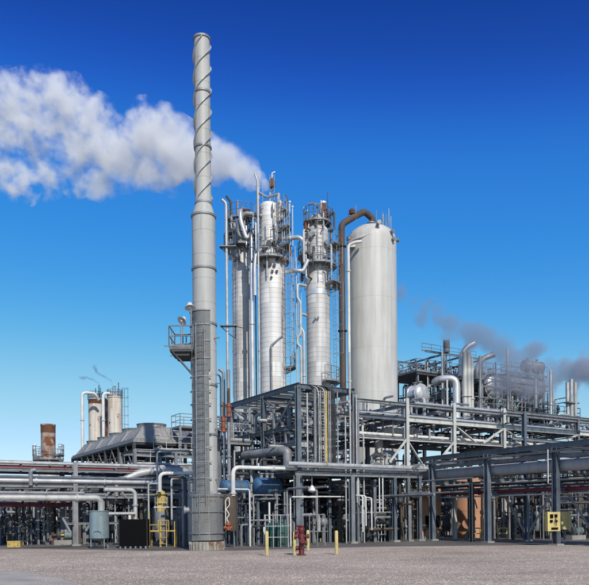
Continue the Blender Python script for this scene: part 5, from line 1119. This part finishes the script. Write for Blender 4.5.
clutter(16, 226, 298, 43.5, 48, 6.6, 'pipes in the lower bays of the steel frame', 'low in the big steel frame', .04, .12)
def deck_clutter(n, b0, b1, zs_, where, grp):
    for k in range(n):
        b = random.uniform(b0, b1); a = random.uniform(.4, 8); z = random.choice(zs_); p = at(a if b < bB[1] else a*.48, b, z); d = random.choice([A, B, -B, -A]); h = random.uniform(.4, 1.6); L_ = random.uniform(.6, 1.8); r = random.uniform(.04, .12)
        m_ = random.choice(['galv', 'galv2', 'grey_steel', 'white', 'alu', 'dark_steel']); kind = random.choice(['upright', 'elbowed', 'looped'])
        pipe('%s %s pipe %s' % (kind, CN[m_], where), shape_pts(p, h, d, L_, kind), r, m_, grp, n=8)
deck_clutter(18, .2, bB[1], [4.5, 7.0, 7.0], 'on a deck of the big steel frame', 'pipes on the decks of the steel frame')
deck_clutter(24, bB[1], e, [4.6, 6.6, 6.6, 8.0], 'among the beams of the long steel run', 'pipes among the beams of the long run')
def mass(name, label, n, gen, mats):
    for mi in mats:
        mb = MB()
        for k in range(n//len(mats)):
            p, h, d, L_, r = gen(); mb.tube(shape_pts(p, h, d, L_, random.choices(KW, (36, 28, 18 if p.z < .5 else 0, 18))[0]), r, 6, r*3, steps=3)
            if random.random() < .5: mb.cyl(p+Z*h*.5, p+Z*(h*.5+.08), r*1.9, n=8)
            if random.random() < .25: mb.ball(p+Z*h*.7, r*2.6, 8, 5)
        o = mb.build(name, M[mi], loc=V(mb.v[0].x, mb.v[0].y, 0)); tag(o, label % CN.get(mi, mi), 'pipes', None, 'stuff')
def g_left():
    Y = random.uniform(44.5, 66); px = random.uniform(-30, 200); return V((px-CX)/F*Y, Y, 0), random.uniform(.8, 4.3), random.choice([A, B, -A, -B]), random.uniform(.5, 3), random.uniform(.03, .13)
def g_mid():
    Y = random.uniform(43.5, 60); px = random.uniform(222, 415); return V((px-CX)/F*Y, Y, 0), random.uniform(.8, 4.2), random.choice([A, B, -A, -B]), random.uniform(.5, 3), random.uniform(.03, .13)
def g_frame():
    if random.random() < .4: b = random.uniform(.1, bB[1]); a = random.uniform(.5, 8.4); z = random.choice([4.5, 7.0])
    else: b = random.uniform(bB[1], e); a = random.uniform(.2, 4); z = random.choice([4.3, 6.6, 8.0])
    return at(a, b, z), random.uniform(.3, 1.5), random.choice([A, B, -B, -A]), random.uniform(.5, 2.2), random.uniform(.03, .1)
def g_right():
    Y = random.uniform(45, 64); px = random.uniform(425, 620)
    if px < 492: Y = random.uniform(55, 64)
    return V((px-CX)/F*Y, Y, 0), random.uniform(.8, 5.5), random.choice([A, B, -A, -B]), random.uniform(.5, 3), random.uniform(.03, .13)
def g_up():
    px = random.uniform(426, 566); a = random.uniform(.4, 4.8); z = zU+.15
    if px < 478 and random.random() < .5: z = zU2+.05
    p = up(a, ub(px), z); return p, random.uniform(.4, 1.5 if z > zU+1 else 3.2), random.choice([A, B, -A, -B]), random.uniform(.4, 1.8), random.uniform(.03, .085)
mass('pipe_clutter', 'mass of small %s pipes far back under the left-hand rack', 640, g_left, ['dark_steel', 'grey_steel', 'brown', 'galv'])  # mostly dark materials under the racks, putting the shade into the pipe colours
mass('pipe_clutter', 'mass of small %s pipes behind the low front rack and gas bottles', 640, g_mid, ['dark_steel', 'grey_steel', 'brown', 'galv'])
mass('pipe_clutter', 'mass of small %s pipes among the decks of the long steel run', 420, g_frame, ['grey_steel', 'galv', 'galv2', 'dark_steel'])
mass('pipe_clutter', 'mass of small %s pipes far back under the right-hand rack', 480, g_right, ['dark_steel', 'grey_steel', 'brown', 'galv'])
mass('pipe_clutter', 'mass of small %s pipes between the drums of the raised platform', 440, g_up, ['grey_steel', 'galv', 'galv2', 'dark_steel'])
# named fittings in front
for px, y0, y1, Y, r, m_, lab in ((302.5, 478, 530, 41.5, .05, 'galv', 'thin grey drop pipe right of the corner post'), (362.5, 496, 532, 41.6, .045, 'white', 'thin white drop pipe, first of the bent set'), (365.8, 496, 526, 41.6, .045, 'white', 'thin white drop pipe, second of the bent set'), (371.5, 498, 530, 41.8, .045, 'white', 'thin white drop pipe, third of the bent set'), (379.3, 478, 512, 42, .04, 'white', 'thin pale hanger pipe, left of the twin pair'), (382.6, 478, 512, 42, .04, 'white', 'thin pale hanger pipe, right of the twin pair'), (358, 478, 496, 42, .04, 'white', 'short slanted pale pipe by the tall front post')):
    q0 = P(px, y0, Y); q1 = P(px, y1, Y); pts = [V(q0.x, Y, q1.z), V(q0.x, Y, q0.z)]
    if 'bent' in lab: pts.append(V(q0.x-.35, Y+.2, q0.z+.05))
    pipe(lab, pts, r, m_)
q = P(299, 496.5, 41); pipe('long thin white pipe level under the low front rack', [q, go(q, B, 346)], .045, 'white'); q = P(299, 499, 41.4)
q = P(338, 500, 42.5); pipe('level grey pipe under the long thin white one', [q, go(q, B, 404)], .07, 'galv')
q = P(360, 512.5, 42.5); pipe('thin pale line low behind the tall front post', [go(q, B, 356), go(q, B, 404)], .03, 'galv2')
fr3 = thing('tube_frame', 'grey tube frame with a door like opening behind the hydrant', 'frame', V(P(314, 540, 39.5).x, 39.5, 0)); c_ = ORG[fr3.name]
for dx in (-.62, -.25, .2, .62): MB().cyl(c_+V(dx, 0, 0), c_+V(dx, 0, 1.75), .035, n=6).build('upright', M['galv'], fr3)
MB().cyl(c_+V(-.62, 0, 1.75), c_+V(.62, 0, 1.75), .035, n=6).cyl(c_+V(-.25, 0, .8), c_+V(.8, 0, .8), .035, n=6).build('bar', M['galv'], fr3)
bollard(391.5, 541.5, 'yellow bollard in the shade behind the low front rack', 526)
# buildings behind the racks; the dark ones are added to stand for shaded depth
def shed(label, px0, px1, Y, py, dep=10):
    a_ = P(px0, py, Y); L_ = (go(a_, B, px1)-a_).length; z1 = a_.z; p0 = V(a_.x, a_.y, 0)
    t_ = thing('process_shed', label, 'building', p0)
    MB().box(p0+B*L_/2+A*dep/2+Z*z1/2, (L_, dep, z1)).build('wall', M['shed'], t_, False)
    MB().box(p0+B*L_/2+A*dep/2+Z*(z1+.1), (L_+.6, dep+.6, .2)).build('roof', M['hood'], t_, False)
    m_ = MB(); n = int(L_/.5)
    for k in range(n): q = p0+B*(k+.5)*L_/n-A*.02; m_.beam(q, q+Z*z1, .06, .06, 'box')
    m_.build('rib', M['shed'], t_, False)
    for k in range(int(L_/7)): q = p0+B*(3+7*k)-A*.06; MB().box(q+Z*1.8, (2.6, .08, 3.4)).build('door', M['dark_steel'], t_, False)
shed('long ribbed building added as dark backing behind the left-hand rack', 20, 235, 78, 487)
shed('ribbed building added as dark backing behind the big steel frame', 225, 420, 66, 486)
shed('long ribbed building added as dark backing far behind the right-hand rack', 415, 640, 66, 487)
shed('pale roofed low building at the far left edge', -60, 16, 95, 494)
# far frame behind stack, x 140-200
fm = thing('steel_structure', 'dark open steel frame with railings directly left of and behind the smokestack', 'steel frame', V(P(176, 500, 50).x, 50, 0)); F0 = ORG[fm.name]
for b in (-3, 0, 3, 6):
    for a in (0, 3): post(fm, F0+A*a+B*b, 0, 6.4, .2, 'grey_steel')
for z in (2.9, 4.4, 5.3, 6.3):
    for a in (0, 3): bm(fm, F0+A*a-B*3+Z*z, F0+A*a+B*6+Z*z, .14, .2, 'grey_steel')
    for b in (-3, 0, 3, 6): bm(fm, F0+B*b+Z*z, F0+A*3+B*b+Z*z, .12, .18, 'dark_steel')
MB().rail([F0-B*3+Z*5.4, F0+B*6+Z*5.4], 1.0, 1.1, .028).build('railing', M['galv2'], fm); MB().rail([F0-B*3+Z*4.5, F0+B*6+Z*4.5], .9, 1.1, .028).build('railing', M['galv2'], fm)
MB().box(F0+A*1.5+B*1.5+Z*5.35, (9, 3, .06)).build('deck', M['grate'], fm, False); MB().box(F0+A*1.5+B*1.5+Z*3.0, (9, 3, .06)).build('deck', M['grate'], fm, False)

# ================================================================== STEAM
def dens(lst, k=3):
    o_ = []
    for a_, b_ in zip(lst, lst[1:]):
        for i in range(k): o_.append(tuple(a_[j]+(b_[j]-a_[j])*i/k for j in range(4)))
    return o_+[lst[-1]]
def plume(name, label, spheres, dens, colr, nscale, ncut, aniso=.35, voxel=.35, pad=1.0, namp=.9):
    # domain: union of balls, remeshed; density: smooth sum of balls eroded by noise
    cs = [(P(q[0], q[1], q[3]), S(q[2], q[3]), q[4] if len(q) > 4 else 1.0) for q in spheres]
    org = cs[0][0].copy(); m_ = MB()
    for c, r, w_ in cs: m_.ball(c, r*pad, 16, 10)
    o = m_.build(name, None, loc=org) if False else None
    me = bpy.data.meshes.new(name); me.from_pydata([tuple(q-org) for q in m_.v], [], m_.f); me.update()
    o = bpy.data.objects.new(name, me); col.objects.link(o); o.location = org
    tag(o, label, 'steam', None, 'stuff')
    md = o.modifiers.new('remesh', 'REMESH'); md.mode = 'VOXEL'; md.voxel_size = voxel
    m = bpy.data.materials.new(name); m.use_nodes = True; N = m.node_tree.nodes; L = m.node_tree.links
    N.remove(N['Principled BSDF']); pv = N.new('ShaderNodeVolumePrincipled'); L.new(pv.outputs[0], N['Material Output'].inputs['Volume'])
    pv.inputs['Color'].default_value = (*colr, 1); pv.inputs['Anisotropy'].default_value = aniso
    tc = N.new('ShaderNodeTexCoord')
    # warp
    n0 = N.new('ShaderNodeTexNoise'); n0.inputs['Scale'].default_value = nscale*.7; n0.inputs['Detail'].default_value = 5; L.new(tc.outputs['Object'], n0.inputs['Vector'])
    sb = N.new('ShaderNodeVectorMath'); sb.operation = 'SUBTRACT'; sb.inputs[1].default_value = (.5, .5, .5); L.new(n0.outputs['Color'], sb.inputs[0])
    sc = N.new('ShaderNodeVectorMath'); sc.operation = 'SCALE'; sc.inputs['Scale'].default_value = 1.9; L.new(sb.outputs[0], sc.inputs[0])
    ad = N.new('ShaderNodeVectorMath'); ad.operation = 'ADD'; L.new(tc.outputs['Object'], ad.inputs[0]); L.new(sc.outputs[0], ad.inputs[1])
    acc = None
    for c, r, w_ in cs:
        d = N.new('ShaderNodeVectorMath'); d.operation = 'DISTANCE'; d.inputs[1].default_value = tuple(c-org); L.new(ad.outputs[0], d.inputs[0])
        mr = N.new('ShaderNodeMapRange'); mr.interpolation_type = 'SMOOTHSTEP'; mr.inputs['From Min'].default_value = r*.05; mr.inputs['From Max'].default_value = r*.98; mr.inputs['To Min'].default_value = w_; mr.inputs['To Max'].default_value = 0; L.new(d.outputs['Value'], mr.inputs[0])
        if acc is None: acc = mr.outputs[0]
        else:
            a_ = N.new('ShaderNodeMath'); a_.operation = 'MAXIMUM'; L.new(acc, a_.inputs[0]); L.new(mr.outputs[0], a_.inputs[1]); acc = a_.outputs[0]
    n1 = N.new('ShaderNodeTexNoise'); n1.inputs['Scale'].default_value = nscale; n1.inputs['Detail'].default_value = 7; n1.inputs['Roughness'].default_value = .62; L.new(tc.outputs['Object'], n1.inputs['Vector'])
    # density = dens * smoothstep(acc + namp*(noise-.5) - ncut)
    k1 = N.new('ShaderNodeMath'); k1.operation = 'MULTIPLY_ADD'; k1.inputs[1].default_value = namp*2; k1.inputs[2].default_value = -namp-ncut; L.new(n1.outputs[0], k1.inputs[0])
    k2 = N.new('ShaderNodeMath'); k2.operation = 'ADD'; L.new(k1.outputs[0], k2.inputs[0]); L.new(acc, k2.inputs[1])
    k3 = N.new('ShaderNodeMapRange'); k3.interpolation_type = 'SMOOTHSTEP'; k3.inputs['From Min'].default_value = 0; k3.inputs['From Max'].default_value = .5; k3.inputs['To Max'].default_value = dens; L.new(k2.outputs[0], k3.inputs[0])
    k4 = N.new('ShaderNodeMath'); k4.operation = 'GREATER_THAN'; k4.inputs[1].default_value = .002; L.new(acc, k4.inputs[0])
    k5 = N.new('ShaderNodeMath'); k5.operation = 'MULTIPLY'; L.new(k3.outputs[0], k5.inputs[0]); L.new(k4.outputs[0], k5.inputs[1])
    L.new(k5.outputs[0], pv.inputs['Density'])
    me.materials.append(m)
    try: m.volume_intersection_method
    except Exception: pass
    return o
YP = 56
main = [(268, 190, 5, 52.6, 1.6), (264, 187, 8, 53, 1.5), (259, 182, 11, 53.5, 1.35), (252, 177, 15, 54, 1.25), (243, 171, 19, 55, 1.15), (233, 165, 22, 56, 1.1), (221, 161, 25, 57, 1.05), (207, 158, 28, 58), (192, 157, 31, 59), (176, 149, 33, 59.5), (162, 138, 34, 60), (147, 128, 30, 61, .9), (136, 142, 30, 61, .85), (174, 170, 27, 60, .85), (150, 170, 24, 61, .75), (122, 160, 34, 62, .76), (108, 150, 32, 62, .7), (100, 178, 25, 63, .6), (92, 124, 33, 63, .72), (80, 148, 34, 64, .58), (68, 104, 32, 64, .7), (50, 92, 28, 65, .62), (56, 126, 36, 65, .54), (30, 102, 34, 66, .55), (10, 96, 30, 67, .5), (22, 132, 36, 67, .47), (-8, 114, 42, 68, .5), (-20, 156, 34, 69, .42), (24, 180, 27, 66, .38), (52, 178, 25, 66, .36), (2, 176, 28, 67, .38), (76, 174, 24, 65, .42), (-40, 130, 46, 71, .5)]
plume('steam_cloud', 'big white steam cloud drifting left from the top of the towers behind the smokestack', main, .8, (1, 1, 1), .62, .08, -.15, .4, 1.0, 1.15)
plume('grey_smoke', 'thin grey steam drifting over the raised platform at the upper right', dens([(548, 388, 16, 58.5), (528, 374, 22, 58.5), (512, 360, 21, 58.5), (498, 346, 19, 59), (482, 338, 19, 59), (468, 332, 17, 59)], 2)+[(452, 326, 18, 60, .62), (440, 314, 18, 60, .58), (428, 308, 16, 60, .55), (416, 300, 15, 60, .5), (404, 292, 14, 60, .48), (500, 384, 18, 58.5), (470, 345, 13, 59), (446, 336, 13, 60), (424, 322, 12, 60), (534, 350, 17, 59), (548, 366, 14, 59), (486, 362, 16, 59), (510, 376, 22, 58.5, 1.2), (530, 386, 20, 58.5, 1.2), (524, 360, 20, 58.5, 1.1)], .6, (.52, .56, .64), .6, .1, .1, .3, 1.0, 1.1)
plume('grey_smoke', 'grey steam puff at the right edge over the end of the raised platform', dens([(546, 384, 8, 66), (558, 376, 14, 66), (570, 368, 18, 66), (584, 370, 21, 66), (600, 370, 22, 67), (620, 366, 24, 68)], 2)+[(574, 384, 13, 66)], 1.0, (.56, .60, .68), .6, .05, .1, .3, 1.0, 1.0)
plume('grey_smoke', 'thin curl of vapour rising from the left silo', dens([(101, 388, 1.8, 82), (97, 384, 2.2, 82), (92, 380.5, 2.6, 82), (86, 378, 3, 82), (80, 376, 3, 82)], 5), 1.3, (.6, .62, .66), 1.1, .1, .2, .12, 1.0, .6)
plume('grey_smoke', 'thin curl of vapour rising from the right silo', dens([(113, 386, 1.8, 80), (110, 381, 2.2, 80), (104, 378, 2.8, 80), (99, 373, 3.2, 80), (95, 367, 3.0, 80)], 5), 1.3, (.6, .62, .66), 1.1, .1, .2, .12, 1.0, .6)
# ================================================================== LABELS: number look-alikes from left to right
ORD = ['first', 'second', 'third', 'fourth', 'fifth', 'sixth', 'seventh', 'eighth', 'ninth', 'tenth', 'eleventh', 'twelfth', 'thirteenth', 'fourteenth', 'fifteenth', 'sixteenth', 'seventeenth', 'eighteenth', 'nineteenth', 'twentieth', 'twenty first', 'twenty second', 'twenty third', 'twenty fourth']
byl = {}
for o in col.objects:
    if o.parent is None and o.get('label') and o.get('category'): byl.setdefault(o['label'], []).append(o)
for lab, os_ in byl.items():
    if len(os_) < 2: continue
    os_.sort(key=lambda q: q.location.x/max(1, q.location.y))
    words = len(lab.split())
    if len(os_) > 24 or words > 12: continue
    for i, o in enumerate(os_): o['label'] = lab+', '+(ORD[i] if len(os_) > 1 else '')+' from the left'
